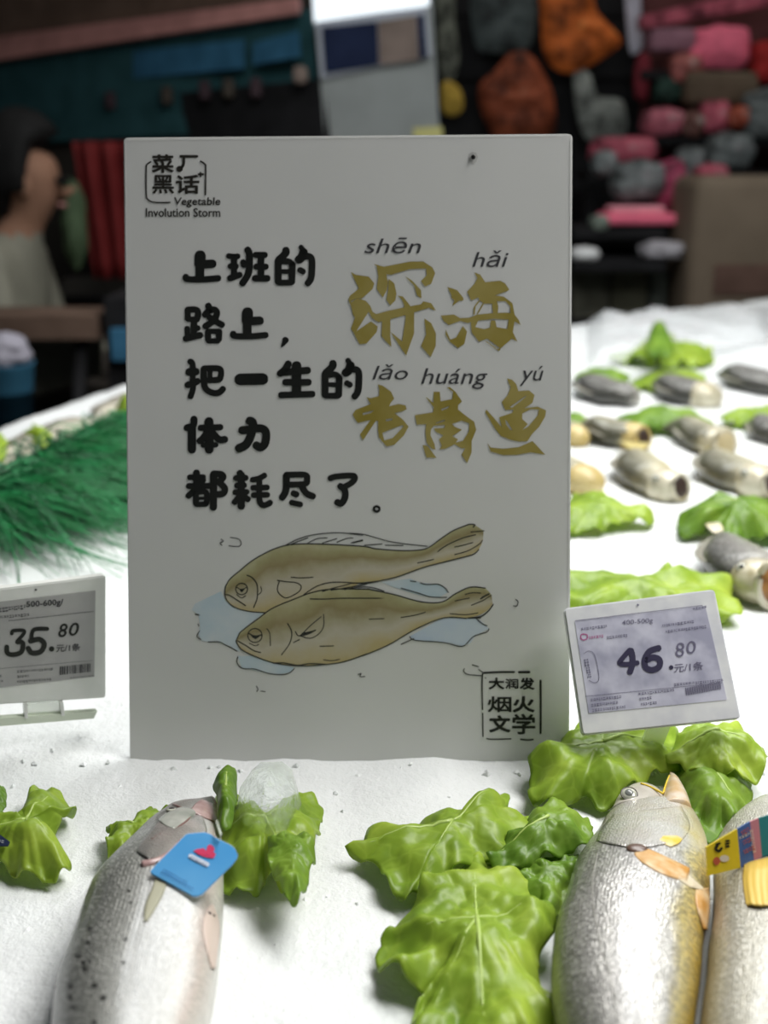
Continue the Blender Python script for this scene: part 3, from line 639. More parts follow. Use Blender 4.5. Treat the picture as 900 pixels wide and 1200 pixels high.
# ================================================================== FISH
def fish_mat(name, stops, dark=None, scale=(165, 42), metal=0.25, rough=0.3, spots=0.0, lines=False, head=None, mottled=0.35):
    m = mat(name, stops[0][1], rough, metal, Coat_Weight=0.35, Coat_Roughness=0.12); uv = nd(m, 'ShaderNodeUVMap').outputs[0]
    sp = nd(m, 'ShaderNodeSeparateXYZ'); lk(m, uv, sp.inputs[0]); v = coords(m)
    n = noise_tex(m, v, 45, 3, 0.6)
    f = mathn(m, 'ADD', sp.outputs[1], mathn(m, 'MULTIPLY', mathn(m, 'SUBTRACT', n, 0.5), mottled * 0.45)); c = ramp(m, f, stops)
    mp = nd(m, 'ShaderNodeMapping'); mp.inputs['Scale'].default_value = (scale[0], scale[1], 1); lk(m, uv, mp.inputs[0])
    vo = nd(m, 'ShaderNodeTexVoronoi', feature='F1'); vo.inputs['Scale'].default_value = 1; vo.inputs['Randomness'].default_value = 0.55; lk(m, mp.outputs[0], vo.inputs['Vector'])
    spc = nd(m, 'ShaderNodeSeparateColor'); lk(m, vo.outputs['Color'], spc.inputs[0])
    fade = ramp(m, sp.outputs[0], [(0.0, (0, 0, 0)), (0.13, (0, 0, 0)), (0.19, (1, 1, 1))]) if head is not None else None
    g_ = mathn(m, 'MULTIPLY', ramp(m, spc.outputs[0], [(0.0, (0, 0, 0)), (1.0, (1, 1, 1))]), mottled)
    if fade: g_ = mathn(m, 'MULTIPLY', g_, fade)
    c = mixc(m, g_, c, dark or (0.12, 0.12, 0.11))
    painted_glint = mathn(m, 'MULTIPLY', mathn(m, 'GREATER_THAN', spc.outputs[1], 0.72), ramp(m, sp.outputs[1], [(0.02, (0, 0, 0)), (0.15, (.28, .28, .28)), (0.6, (.28, .28, .28)), (0.9, (0, 0, 0))]))
    if fade: painted_glint = mathn(m, 'MULTIPLY', painted_glint, fade)
    c = mixc(m, painted_glint, c, (0.80, 0.79, 0.74))  # glints of light painted pale into the colour of random scales
    if head is not None:                           # tinted head and gill cover
        hf = ramp(m, mathn(m, 'ADD', sp.outputs[0], mathn(m, 'MULTIPLY', n, 0.06)), [(0.0, (1, 1, 1)), (0.10, (0.75, 0.75, 0.75)), (0.22, (0, 0, 0))])
        c = mixc(m, mathn(m, 'MULTIPLY', hf, 0.75), c, ramp(m, noise_tex(m, v, 60, 3), [(0.35, head[0]), (0.6, head[1])]))
    if spots:
        vs_ = nd(m, 'ShaderNodeTexVoronoi', feature='F1'); vs_.inputs['Scale'].default_value = 1; vs_.inputs['Randomness'].default_value = 1; mq = nd(m, 'ShaderNodeMapping'); mq.inputs['Scale'].default_value = (30, 11, 1); lk(m, uv, mq.inputs[0]); lk(m, mq.outputs[0], vs_.inputs['Vector'])
        ss = nd(m, 'ShaderNodeSeparateColor'); lk(m, vs_.outputs['Color'], ss.inputs[0])
        a = mathn(m, 'MULTIPLY', mathn(m, 'LESS_THAN', mathn(m, 'ADD', vs_.outputs['Distance'], mathn(m, 'MULTIPLY', noise_tex(m, v, 400, 2), 0.15)), 0.27), mathn(m, 'GREATER_THAN', ss.outputs[0], 0.40))
        a = mathn(m, 'MULTIPLY', a, ramp(m, sp.outputs[1], [(0.0, (1, 1, 1)), (0.36, (1, 1, 1)), (0.42, (0, 0, 0))]))
        if head is not None: a = mathn(m, 'MULTIPLY', a, fade)
        c = mixc(m, mathn(m, 'MULTIPLY', a, 0.85), c, (0.02, 0.022, 0.02))
    if lines:
        sn = mathn(m, 'SINE', mathn(m, 'MULTIPLY', sp.outputs[1], 215)); a = mathn(m, 'MULTIPLY', mathn(m, 'GREATER_THAN', sn, 0.2), ramp(m, sp.outputs[1], [(0.04, (.2, .2, .2)), (0.25, (.55, .55, .55)), (0.5, (.45, .45, .45)), (0.62, (0, 0, 0))]))
        if fade: a = mathn(m, 'MULTIPLY', a, fade)
        c = mixc(m, a, c, (0.09, 0.09, 0.08))
    lk(m, c, bsdf(m).inputs['Base Color'])
    bump(m, vo.outputs['Distance'], 0.55, 0.0009); return m
M_croaker = fish_mat('croaker_skin', [(0.0, (0.14, 0.13, 0.12)), (0.12, (0.27, 0.265, 0.245)), (0.34, (0.52, 0.505, 0.48)), (0.54, (0.76, 0.75, 0.74)), (0.78, (0.80, 0.79, 0.74)), (0.87, (0.76, 0.64, 0.26)), (1.0, (0.66, 0.44, 0.05))],
                     head=((0.52, 0.46, 0.38), (0.66, 0.64, 0.60)), mottled=0.55, metal=0.35)
M_croaker2 = fish_mat('croaker_skin_pale', [(0.0, (0.34, 0.32, 0.26)), (0.3, (0.52, 0.50, 0.42)), (0.7, (0.70, 0.69, 0.62)), (1.0, (0.80, 0.78, 0.55))], mottled=0.3)
M_bass = fish_mat('bass_skin', [(0.0, (0.035, 0.037, 0.033)), (0.16, (0.085, 0.088, 0.08)), (0.32, (0.19, 0.195, 0.175)), (0.45, (0.38, 0.385, 0.36)), (0.58, (0.76, 0.77, 0.76)), (0.82, (0.86, 0.86, 0.83)), (0.90, (0.72, 0.62, 0.56)), (1.0, (0.74, 0.72, 0.66))],
                  dark=(0.30, 0.30, 0.28), scale=(240, 62), spots=0, lines=True, head=((0.18, 0.16, 0.15), (0.44, 0.36, 0.34)), mottled=0.30, metal=0.12)
M_lip = noisy('lip_pink', (0.36, 0.22, 0.21), (0.56, 0.42, 0.40), 120, 0.25)
M_jaw = noisy('croaker_jaw', (0.60, 0.42, 0.22), (0.72, 0.64, 0.56), 120, 0.28)
M_jaw2 = noisy('croaker_upper_jaw', (0.44, 0.40, 0.34), (0.60, 0.57, 0.52), 120, 0.28, 0.1)
M_yel = mat('fish_yellow', (0.78, 0.56, 0.05), 0.35)
M_fin = noisy('fin_orange', (0.56, 0.26, 0.04), (0.70, 0.52, 0.30), 130, 0.35)
M_finp = noisy('fin_pale', (0.66, 0.60, 0.48), (0.76, 0.66, 0.45), 90, 0.35)
M_eyew = mat('fish_eye_silver', (0.62, 0.62, 0.52), 0.15, 0.3)
M_eyeb = mat('fish_pupil', (0.02, 0.02, 0.02), 0.08)
M_eyec = mat('clouded_pupil', (0.17, 0.18, 0.17), 0.1)
M_dark = mat('mouth_dark', (0.035, 0.018, 0.012), 0.5)
def loft(name, Ls, Rs, T, m, parent, t0=0.3, head=0.15, tail=0.0, nc=26, low=0.5, label=None, zc=None, pw=0.9):
    """body between two world curves; T thickness, round upper side"""
    ns = len(Ls); vs = []; uv = []; fs = []
    for i in range(ns):
        s = i / (ns - 1); t = T * (t0 + (1 - t0) * math.sin(min(s / head, 1) * math.pi / 2))
        if tail and s > 1 - tail: t *= max(0.12, math.cos((s - 1 + tail) / tail * math.pi / 2) ** 0.8)
        c = (Ls[i] + Rs[i]) / 2; a = (Rs[i] - Ls[i]) / 2
        if zc: c = c + V((0, 0, zc(s)))
        for k in range(nc):
            ph = 2 * math.pi * k / nc; x = -math.cos(ph); y = math.sin(ph)
            up = abs(y) ** pw * (1 if y > 0 else -low)
            vs.append(c + a * x + V((0, 0, t * up))); uv.append((s, (1 + x) / 2))
    for i in range(ns - 1):
        for k in range(nc): fs.append((i * nc + k, (i + 1) * nc + k, (i + 1) * nc + (k + 1) % nc, i * nc + (k + 1) % nc))
    for e, i in ((0, 0), (1, ns - 1)):
        vs.append((Ls[i] + Rs[i]) / 2); uv.append((e, 0.5)); q = len(vs) - 1
        for k in range(nc): fs.append((q, i * nc + k, i * nc + (k + 1) % nc) if e == 0 else (q, i * nc + (k + 1) % nc, i * nc + k))
    return mesh(name, vs, fs, m, parent, True, uv, label=label)
def wl(s, h, n): return [G(p.x, p.y, h) for p in resample(catmull(pts(s) if isinstance(s, str) else s, 6), n)]
def eye(parent, c, r, up, pup=M_eyeb):
    bm = bmesh.new(); bmesh.ops.create_uvsphere(bm, u_segments=20, v_segments=12, radius=r); q = V(up).to_track_quat('Z', 'Y').to_matrix().to_4x4()
    bmesh.ops.scale(bm, vec=(1, 1, 0.45), verts=bm.verts); bmesh.ops.transform(bm, matrix=q, verts=bm.verts); bmesh.ops.translate(bm, verts=bm.verts, vec=c)
    e = bm_obj('eye', bm, M_eyew, parent, True)
    bm = bmesh.new(); bmesh.ops.create_uvsphere(bm, u_segments=16, v_segments=10, radius=r * 0.56); bmesh.ops.scale(bm, vec=(1, 1, 0.4), verts=bm.verts)
    bmesh.ops.transform(bm, matrix=q, verts=bm.verts); bmesh.ops.translate(bm, verts=bm.verts, vec=V(c) + V(up).normalized() * r * 0.32); bm_obj('pupil', bm, pup, e, True)
    vs = []; fs = []                                  # rim of the eye
    P = [V(c) + (q.to_3x3() @ V((math.cos(a) * r * 1.0, math.sin(a) * r * 1.0, r * 0.12))) for a in [2 * math.pi * k / 18 for k in range(19)]]
    A = tube(P, r * 0.10, 5, False); mesh('eye_rim', A[0], A[1], mat_rim, e, True)
mat_rim = mat('eye_rim', (0.10, 0.09, 0.07), 0.3)
def fin(name, parent, root_a, root_b, tip_a, tip_b, h, m, n=12, rays=7, lift=0.002, bulge=0.003, label=None):
    """a fan of skin between two roots and two tips (world points), ridged along its rays"""
    vs = []; fs = []
    for j in range(n * 2 + 1):
        u = j / (n * 2); a = V(root_a).lerp(V(root_b), u); b = V(tip_a).lerp(V(tip_b), u); b = b + (b - a) * 0.10 * math.sin(math.pi * u)
        for i in range(n + 1):
            s = i / n; p = a.lerp(b, s); p.z += bulge * math.sin(math.pi * s) + 0.0005 * math.cos(u * rays * 2 * math.pi) * s + lift; vs.append(p)
    for j in range(n * 2):
        for i in range(n): q = j * (n + 1) + i; fs.append((q, q + 1, q + n + 2, q + n + 1))
    o = mesh(name, vs, fs, m, parent, True, label=label); md = o.modifiers.new('thickness', 'SOLIDIFY'); md.thickness = 0.0006; return o

from mathutils.bvhtree import BVHTree
_bv = {}
def hit(o, x, y, off=0.0):
    '''point on the skin of a built body'''
    if o.name not in _bv:
        b = base(o); _bv[o.name] = BVHTree.FromPolygons([v.co + b for v in o.data.vertices], [p.vertices[:] for p in o.data.polygons])
    p, n, i, d = _bv[o.name].ray_cast(_C, ray(x, y).normalized())
    if p is None: p = G(x, y, 0.012); n = V((0, 0, 1))
    if n.dot(ray(x, y)) > 0: n = -n
    return p + n * off, n
def patch(name, Lp, Rp, off, body, m, parent, rows=22, cols=22, free=True, bow=0.0, thick=0.0005, ridge=0.0, label=None, ub=(0, 1, 0, 1)):
    '''a plate or fin lying on the skin between two pixel curves; the last row is its free edge'''
    L_ = resample(catmull(pts(Lp), 5), rows + 1); R2 = resample(catmull(pts(Rp), 5), rows + 1); vs = []; fs = []; uv = []
    for i in range(rows + 1):
        r = i / rows
        for j in range(cols + 1):
            c = j / cols; q = L_[i].lerp(R2[i], c); d = (R2[i] - L_[i]); nn = V((-d.y, d.x)).normalized()
            q = q + nn * (bow * r * math.sin(math.pi * c)); p, n = hit(body, q.x, q.y)
            e = min(1, c * 6, (1 - c) * 6) * min(1, r * 4); k = off * (e if free else e * min(1, (1 - r) * 5))
            vs.append(p + n * (k + 0.0001 + ridge * math.cos(c * 34) * r)); uv.append((ub[0] + (ub[1] - ub[0]) * r, ub[2] + (ub[3] - ub[2]) * c))
    for i in range(rows):
        for j in range(cols): a = i * (cols + 1) + j; fs.append((a, a + 1, a + cols + 2, a + cols + 1))
    o = mesh(name, vs, fs, m, parent, True, uv, label=label); md = o.modifiers.new('thickness', 'SOLIDIFY'); md.thickness = thick; md.offset = -1; return o
def wlh(s, h0, h1, n, f=0.3):
    out = []
    for i, p in enumerate(resample(catmull(pts(s), 6), n)):
        k = min(1, i / (n - 1) / f); k = k * k * (3 - 2 * k); out.append(G(p.x, p.y, h0 + (h1 - h0) * k))
    return out
def crease(body, parent, lst, m, name='crease'):
    A = ([], [])
    for ss, r_ in lst: addg(A, tube([hit(body, q[0], q[1], 0.0)[0] for q in catmull(pts(ss), 5)], r_, 6))
    return mesh(name, A[0], A[1], m, parent, True)
# --- the open-mouthed croaker in front
def front_croaker():
    T = 0.020
    Ls = wlh("722,948 717,952 709,961 699,979 684,1000 672,1022 660,1063 650,1092 646,1135 646,1164 650,1200 664,1250 690,1310 716,1370 735,1420", 0.009, 0.016, 110)
    Rs = wlh("807,946 810,949 815,956 821,968 829,991 832,1020 832,1052 829,1081 824,1110 821,1150 814,1200 805,1250 790,1310 775,1370 768,1420", 0.009, 0.016, 110)
    p = G(745, 1080); root = thing('croaker', (p.x, p.y, IZ), 'large silver croaker with yellow belly and gaping mouth in the right foreground', 'fish', 'croakers in the front row')
    h = 0.009
    uj = loft('upper_jaw', wl("751,919 743,921.5 734,927 724,936 716,952", h, 24), wl("753,919.5 764,924 775,931 779,940 784,958", h, 24), 0.0066, M_jaw2, root, 0.10, 0.9)
    loft('lower_jaw', wl("784,909.5 781,919 778,930 776,940 770,958", h, 24), wl("787,910.5 794,915 800,926 806,939 812,956", h, 24), 0.0082, M_jaw, root, 0.28, 0.9)
    A = ([], []); addg(A, tube([G(*q, h + 0.0055) for q in catmull([(751, 918), (762, 922), (777, 930)], 4)], 0.0005, 6)); addg(A, tube([G(*q, h + 0.003) for q in catmull([(777, 930), (780.5, 919), (784.5, 909)], 4)], 0.0005, 6))
    mesh('lip', A[0], A[1], M_yel, root, True)
    body = loft('body', Ls, Rs, T, M_croaker, root, 0.30, 0.34, 0.25)
    patch('gill_cover', "720,954 711,964 703,975 699,986", "798,945 806,960 808,972 800,984", 0.0003, body, M_croaker, root, bow=9, thick=0.0002, ub=(.03, .15, .08, .86))
    pe, n = hit(uj, 737.5, 932, 0.0004); eye(root, pe, 0.0034, n * 0.5 + V((0, -0.5, 0.75)), M_eyec)
    patch('pectoral_fin', "747,991 760,995 784,1006 808,1018", "743,1001 752,1011 776,1025 804,1034", 0.00045, body, M_fin, root, thick=0.00022, ridge=0.00018, cols=14)
    patch('fin_membrane', "770,1000 795,1016 831,1047", "764,1016 786,1026 808,1040", 0.00030, body, M_finp, root, thick=0.00022, ridge=0.00014, label='pale translucent end of the fin')
    patch('ventral_fin', "815,1043 815,1060 823,1089", "830,1040 831,1062 827,1090", 0.00060, body, M_fin, root, thick=0.00022, ridge=0.00018, cols=10)
    patch('throat_patch', "768,985 776,989 786,993", "772,981 792,979 800,984", 0.0004, body, M_yel2, root, thick=0.0002, label='yellow patch at the throat', bow=2)
    bm = bmesh.new(); bmesh.ops.create_uvsphere(bm, u_segments=14, v_segments=8, radius=0.0030); bmesh.ops.scale(bm, vec=(1.3, 1, .35), verts=bm.verts); bmesh.ops.translate(bm, verts=bm.verts, vec=hit(body, 746.5, 995.5, .0003)[0]); bm_obj('fin_root', bm, mat('fin_root_dark', (0.12, 0.07, 0.05), 0.3), root, True)
    A = ([], [])                              # faint lateral line
    addg(A, tube([hit(body, *q)[0] for q in catmull([(700, 1000), (694, 1040), (700, 1090), (716, 1150), (724, 1199)], 8)], 0.00022, 5)); mesh('lateral_line', A[0], A[1], mat('lateral_line', (0.30, 0.29, 0.26), 0.4), root, True)
    return root
M_yel2 = noisy('throat_yellow', (0.74, 0.52, 0.06), (0.78, 0.68, 0.42), 160, 0.3)
M_croakhead = noisy('croaker_gill_cover', (0.44, 0.41, 0.36), (0.64, 0.62, 0.59), 75, 0.25, 0.2, 0.25, Coat_Weight=0.4)
front_croaker()
# --- its neighbour at the right edge, with the banded head
def right_croaker():
    h = 0.016; T = 0.019
    Ls = wl("846,975 838,985 832,1005 831,1025 831,1052 829,1085 824,1115 821,1150 814,1200 812,1250 820,1320 840,1400", h, 80)
    Rs = wl("915,940 940,960 958,990 972,1030 978,1080 978,1130 972,1200 960,1260 940,1320 915,1400", h, 80)
    Ls = [q + V((0.0015, 0, 0)) for q in Ls]
    p = G(880, 1090); root = thing('croaker', (p.x, p.y, IZ), 'yellowish croaker at the right frame edge with a yellow and blue band round its head', 'fish', 'croakers in the front row')
    body = loft('body', Ls, Rs, T, M_croaker2, root, 0.45, 0.25, 0.2)
    loft('snout', wl("884,962 872,967 858,974 850,984", .010, 14), wl("905,956 918,954 930,960 945,972", .010, 14), 0.009, mat('olive_snout', (0.30, 0.29, 0.20), 0.3), root, 0.4, 0.8)
    patch('pectoral_fin', "872,1012 871,1035 875,1062", "915,1002 912,1030 914,1060", 0.00090, body, mat('fin_gold', (0.72, 0.50, 0.10), 0.4), root, thick=0.00022, bow=4, ridge=0.0002, label='golden fin spread below the band')
    return root
right_croaker()
# the band: yellow part, blue part, coloured strips
YB = Plane((G(848, 1000, 0.036).x, G(848, 1000, 0.036).y, 0.036), (0.96, 0.10, 0.10), (0.02, 0.45, 0.89))
yb = thing('head_band', tuple(YB(848, 1000)), 'yellow and blue printed band wrapped over the head of the fish at the right edge', 'tag')
slab('yellow_panel', [(827.5, 993), (864, 971.5), (868, 1017), (829, 1026.5)], YB, mat('band_yellow', (0.80, 0.62, 0.03), 0.35), yb, 0.0012, 0)
slab('blue_panel', [(864, 971.5), (879, 963), (884, 1010), (868, 1017)], YB, mat('band_blue', (0.08, 0.16, 0.42), 0.35), yb, 0.0012, 0)
slab('rose_panel', [(879, 963), (889, 959), (893, 1004), (884, 1010)], YB, mat('band_rose', (0.62, 0.25, 0.30), 0.35), yb, 0.0012, 0)
slab('teal_panel', [(889, 959), (925, 948), (930, 994), (893, 1004)], YB, mat('band_teal', (0.04, 0.24, 0.25), 0.35), yb, 0.0012, 0)
D = ([], []); addg(D, strokes([(9, "695,350 688,362 700,372 712,360", ), (8, "690,345 705,340"), (7, "730,330 742,330"), (7, "730,342 742,340"), (7, "730,354 742,352")], 640, 890, 3.46))
lay('band_print', D, YB, 0.0003, M_ink, yb)
D = ([], []); addg(D, poly([(840 + 4 * math.cos(a) + 0.4 * math.cos(3 * a), 1009 + 5 * math.sin(a)) for a in [k * math.pi / 8 for k in range(16)]])); dashes(D, 868, 975, 876, 970, 5, seed=71); dashes(D, 870, 986, 879, 981, 5, seed=72); dashes(D, 871, 997, 881, 992, 5, seed=73)
lay('band_emblem', D, YB, 0.0003, mat('band_red', (0.55, 0.12, 0.06), 0.4), yb)
D = ([], []); addg(D, poly([(849 + 5.5 * math.cos(a), 1006 + 4 * math.sin(a)) for a in [k * math.pi / 8 for k in range(16)]])); dashes(D, 882, 972, 886, 999, 4, seed=74); dashes(D, 866, 981, 877, 976, 3, seed=75)
lay('band_pale_print', D, YB, 0.00025, mat('band_cream', (0.8, 0.72, 0.6), 0.4), yb)

# --- spotted bass on the left
def bass():
    T = 0.022
    Ls = wlh("245,943 235,945 222,948 207,951 195,956 184,966 169,979 153,998 131,1022 112,1044 101,1062 89,1098 76,1133 66,1164 61,1200 60,1250 70,1310 92,1370 110,1420", 0.008, 0.018, 120, 0.34)
    Rs = wlh("252,943 254,949 256,958 258,969 260,982 261,1000 262,1030 262,1060 261,1085 259,1110 256,1140 252,1170 247,1200 236,1250 215,1310 185,1370 160,1420", 0.008, 0.018, 120, 0.34)
    p = G(165, 1080); root = thing('sea_bass', (p.x, p.y, IZ), 'dark-spotted grey bass with a white belly and a blue tag, at the lower left', 'fish')
    body = loft('body', Ls, Rs, T, M_bass, root, 0.20, 0.36, 0.25)
    patch('snout', "236,938 228,944 223,952", "255,945 256,956 256,966", 0.0005, body, M_lip, root, free=False, label='pink snout')
    loft('lower_lip', wl("249,939 243,940 236,942", .009, 10), wl("253,941 255,947 255,956", .009, 10), 0.0042, M_lip, root, 0.6, 0.8)
    patch('cheek', "212,947 197,953 186,962", "232,950 224,960 206,974", 0.0005, body, mat_cheek, root, bow=3, ub=(.03, .1, .1, .5), label='pale greenish cheek')
    patch('gill_cover', "188,962 178,972 164,990 160,998", "236,955 242,975 236,996 212,1018", 0.0005, body, M_bass, root, bow=6, thick=0.0003, ub=(.04, .15, .12, .62))
    crease(body, root, (("203,943 212,947 221,949 232,946", .0007), ("178,986 194,976 210,970 222,959", .0010), ("170,999 182,990 198,987 213,974", .0009), ("222,953 228,948 240,941", .0006), ("172,1010 190,1004 204,1000", .0005)), mat('bass_crease', (0.20, 0.11, 0.10), 0.3))
    crease(body, root, (("166,1014 184,1010 200,1001 212,988", .0016),), M_lip, 'gill_edge')
    pe, n = hit(body, 201, 950, 0.0001); eye(root, pe, 0.0022, n)
    patch('pectoral_fin', "183,1026 178,1042 170,1062 169,1082", "196,1034 192,1046 184,1062 172,1080", 0.00040, body, mat('fin_olive', (0.36, 0.35, 0.25), 0.4), root, thick=0.00022, cols=12, ridge=0.0001)
    fin('dorsal_fin', root, G(92, 1088, 0.020), G(70, 1150, 0.020), G(84, 1096, 0.010), G(63, 1160, 0.010), 0, mat('fin_dark', (0.13, 0.12, 0.11), 0.4), lift=0.0, bulge=0.001)
    patch('ventral_fin', "244,1062 237,1090 247,1136", "249,1060 257,1088 251,1136", 0.00030, body, mat('fin_rose', (0.66, 0.54, 0.47), 0.4), root, thick=0.00022, cols=12, ridge=0.0001)
    rs = random.Random(4)
    for x, y in ((153, 1058), (147, 1101), (145, 1128), (105, 1088), (103, 1105), (106, 1127), (99.5, 1135.5), (111, 1155), (82, 1156), (86, 1180), (111, 1198), (82, 1169), (98, 1128), (151, 1044), (92, 1120), (121, 1170), (128, 1080)):
        r_ = rs.uniform(2.0, 3.4) * (0.7 if x > 125 else 1); P_ = [hit(body, x + r_ * 1.25 * math.cos(a) * rs.uniform(.7, 1.2), y + r_ * math.sin(a) * rs.uniform(.7, 1.2), 0.00012)[0] for a in [k * math.pi / 5 for k in range(10)]]
        mesh('spot', [hit(body, x, y, 0.0002)[0]] + P_, [(0, 1 + k, 1 + (k + 1) % 10) for k in range(10)], M_spot, root, True)
    crease(body, root, (("243,1070 246,1071.5", .0008), ("248,1073 250.5,1074", .0007)), M_dark, 'vent_mark')
    return root
M_spot = mat('spot_black', (0.035, 0.036, 0.033), 0.35)
mat_cheek = noisy('bass_cheek', (0.30, 0.32, 0.28), (0.52, 0.52, 0.47), 60, 0.25, 0.1, 0.2, Coat_Weight=0.4)
mat_gill = noisy('bass_gill_cover', (0.20, 0.19, 0.175), (0.42, 0.36, 0.335), 50, 0.25, 0.1, 0.2, Coat_Weight=0.4)
bass()
BT = Plane((G(225, 1015, 0.043).x, G(225, 1015, 0.043).y, 0.043), (0.98, -0.03, -0.08), (0.0, 0.85, 0.52))
bt = thing('hang_tag', tuple(BT(225, 1015)), 'blue printed plastic tag lying on the gill of the spotted bass', 'tag')
slab('card', pts("217.5,978 221,976.5 240,975 247,977.5 252,981 270,990 275,994 278.5,1001.5 277.5,1006 272,1013 237,1047.5 232,1050 226,1050 177,1023.5 176,1021 178,1018"), BT,
     noisy('tag_blue', (0.08, 0.36, 0.74), (0.14, 0.44, 0.80), 30, 0.3), bt, 0.0009, 0.0002)
slab('card_edge', pts("217.5,978 221,976.5 240,975 247,977.5 252,981 270,990 275,994 278.5,1001.5 277.5,1006 272,1013 237,1048.5 232,1051 226,1051 177,1024.5 176,1021 178,1018"), BT, mat('tag_white_edge', (0.85, 0.87, 0.9), 0.3), bt, 0.0006, 0, -0.0009)
D = ([], []); addg(D, poly(crop("555,375 566,388 575,362 588,358 600,368 606,380 602,396 612,402 604,420 588,412 570,408 552,404 530,402 505,388 525,380", 100, 900, 4))); addg(D, ribbon(crop("525,396 560,412 598,418", 100, 900, 4), 2.2))
lay('red_emblem', D, BT, 0.0003, mat('emblem_red', (0.72, 0.05, 0.14), 0.4), bt)
D = ([], []); addg(D, ribbon(crop("492,412 572,452", 100, 900, 4), 5, False)); lay('white_label', D, BT, 0.0003, mat('label_white', (0.75, 0.82, 0.9), 0.4), bt)
D = ([], []); dashes(D, 223.5, 1003, 242.5, 1012.5, 2.4, seed=81); dashes(D, 192, 1018, 220, 1033, 2.2, seed=82); dashes(D, 189, 1021, 228, 1041, 2.2, seed=83)
lay('dark_print', D, BT, 0.0005, mat('navy_print', (0.02, 0.09, 0.28), 0.4), bt)
A = tube([BT(257, 984, 0.0006), BT(259, 978, 0.003), BT(256, 970, 0.002), BT(254, 962, -0.002)], 0.0005, 6); mesh('loop', A[0], A[1], M_clear, bt, True)
# second tag, only its dark corner in the frame
DT = Plane((G(0, 985, 0.016).x, G(0, 985, 0.016).y, 0.016), (0.98, -0.03, 0.0), (0.0, 0.85, 0.52))
dt = thing('hang_tag', tuple(DT(0, 985)), 'dark navy tag corner cut by the left frame edge on the curled lettuce', 'tag')
slab('card', [(-22, 975), (0, 978), (11, 986), (9, 991), (-4, 991), (-22, 992)], DT, mat('tag_navy', (0.02, 0.03, 0.07), 0.35), dt, 0.001, 0.0001)
D = ([], []); dashes(D, -14, 981, 5, 985, 3, seed=88); lay('pale_print', D, DT, 0.0003, mat('grey_print', (0.4, 0.42, 0.45), 0.4), dt)

# --- croakers further back, each its own
M_rear = {'y': fish_mat('rear_croaker_yellow', [(0.0, (0.07, 0.07, 0.045)), (0.3, (0.19, 0.18, 0.11)), (0.6, (0.60, 0.56, 0.38)), (0.85, (0.72, 0.62, 0.25)), (1.0, (0.66, 0.48, 0.08))], mottled=0.3, head=((0.42, 0.36, 0.20), (0.66, 0.62, 0.50))),
          'g': fish_mat('rear_croaker_grey', [(0.0, (0.04, 0.04, 0.035)), (0.35, (0.11, 0.105, 0.095)), (0.6, (0.30, 0.29, 0.26)), (1.0, (0.68, 0.66, 0.58))], mottled=0.3),
          't': fish_mat('rear_fish_tan', [(0.0, (0.34, 0.31, 0.24)), (0.5, (0.48, 0.44, 0.34)), (1.0, (0.62, 0.58, 0.46))], mottled=0.3)}
M_headw = noisy('rear_head_pale', (0.28, 0.24, 0.12), (0.64, 0.60, 0.48), 48, 0.3, 0.1)
M_heady = noisy('rear_head_yellow', (0.38, 0.27, 0.06), (0.62, 0.50, 0.24), 48, 0.35)
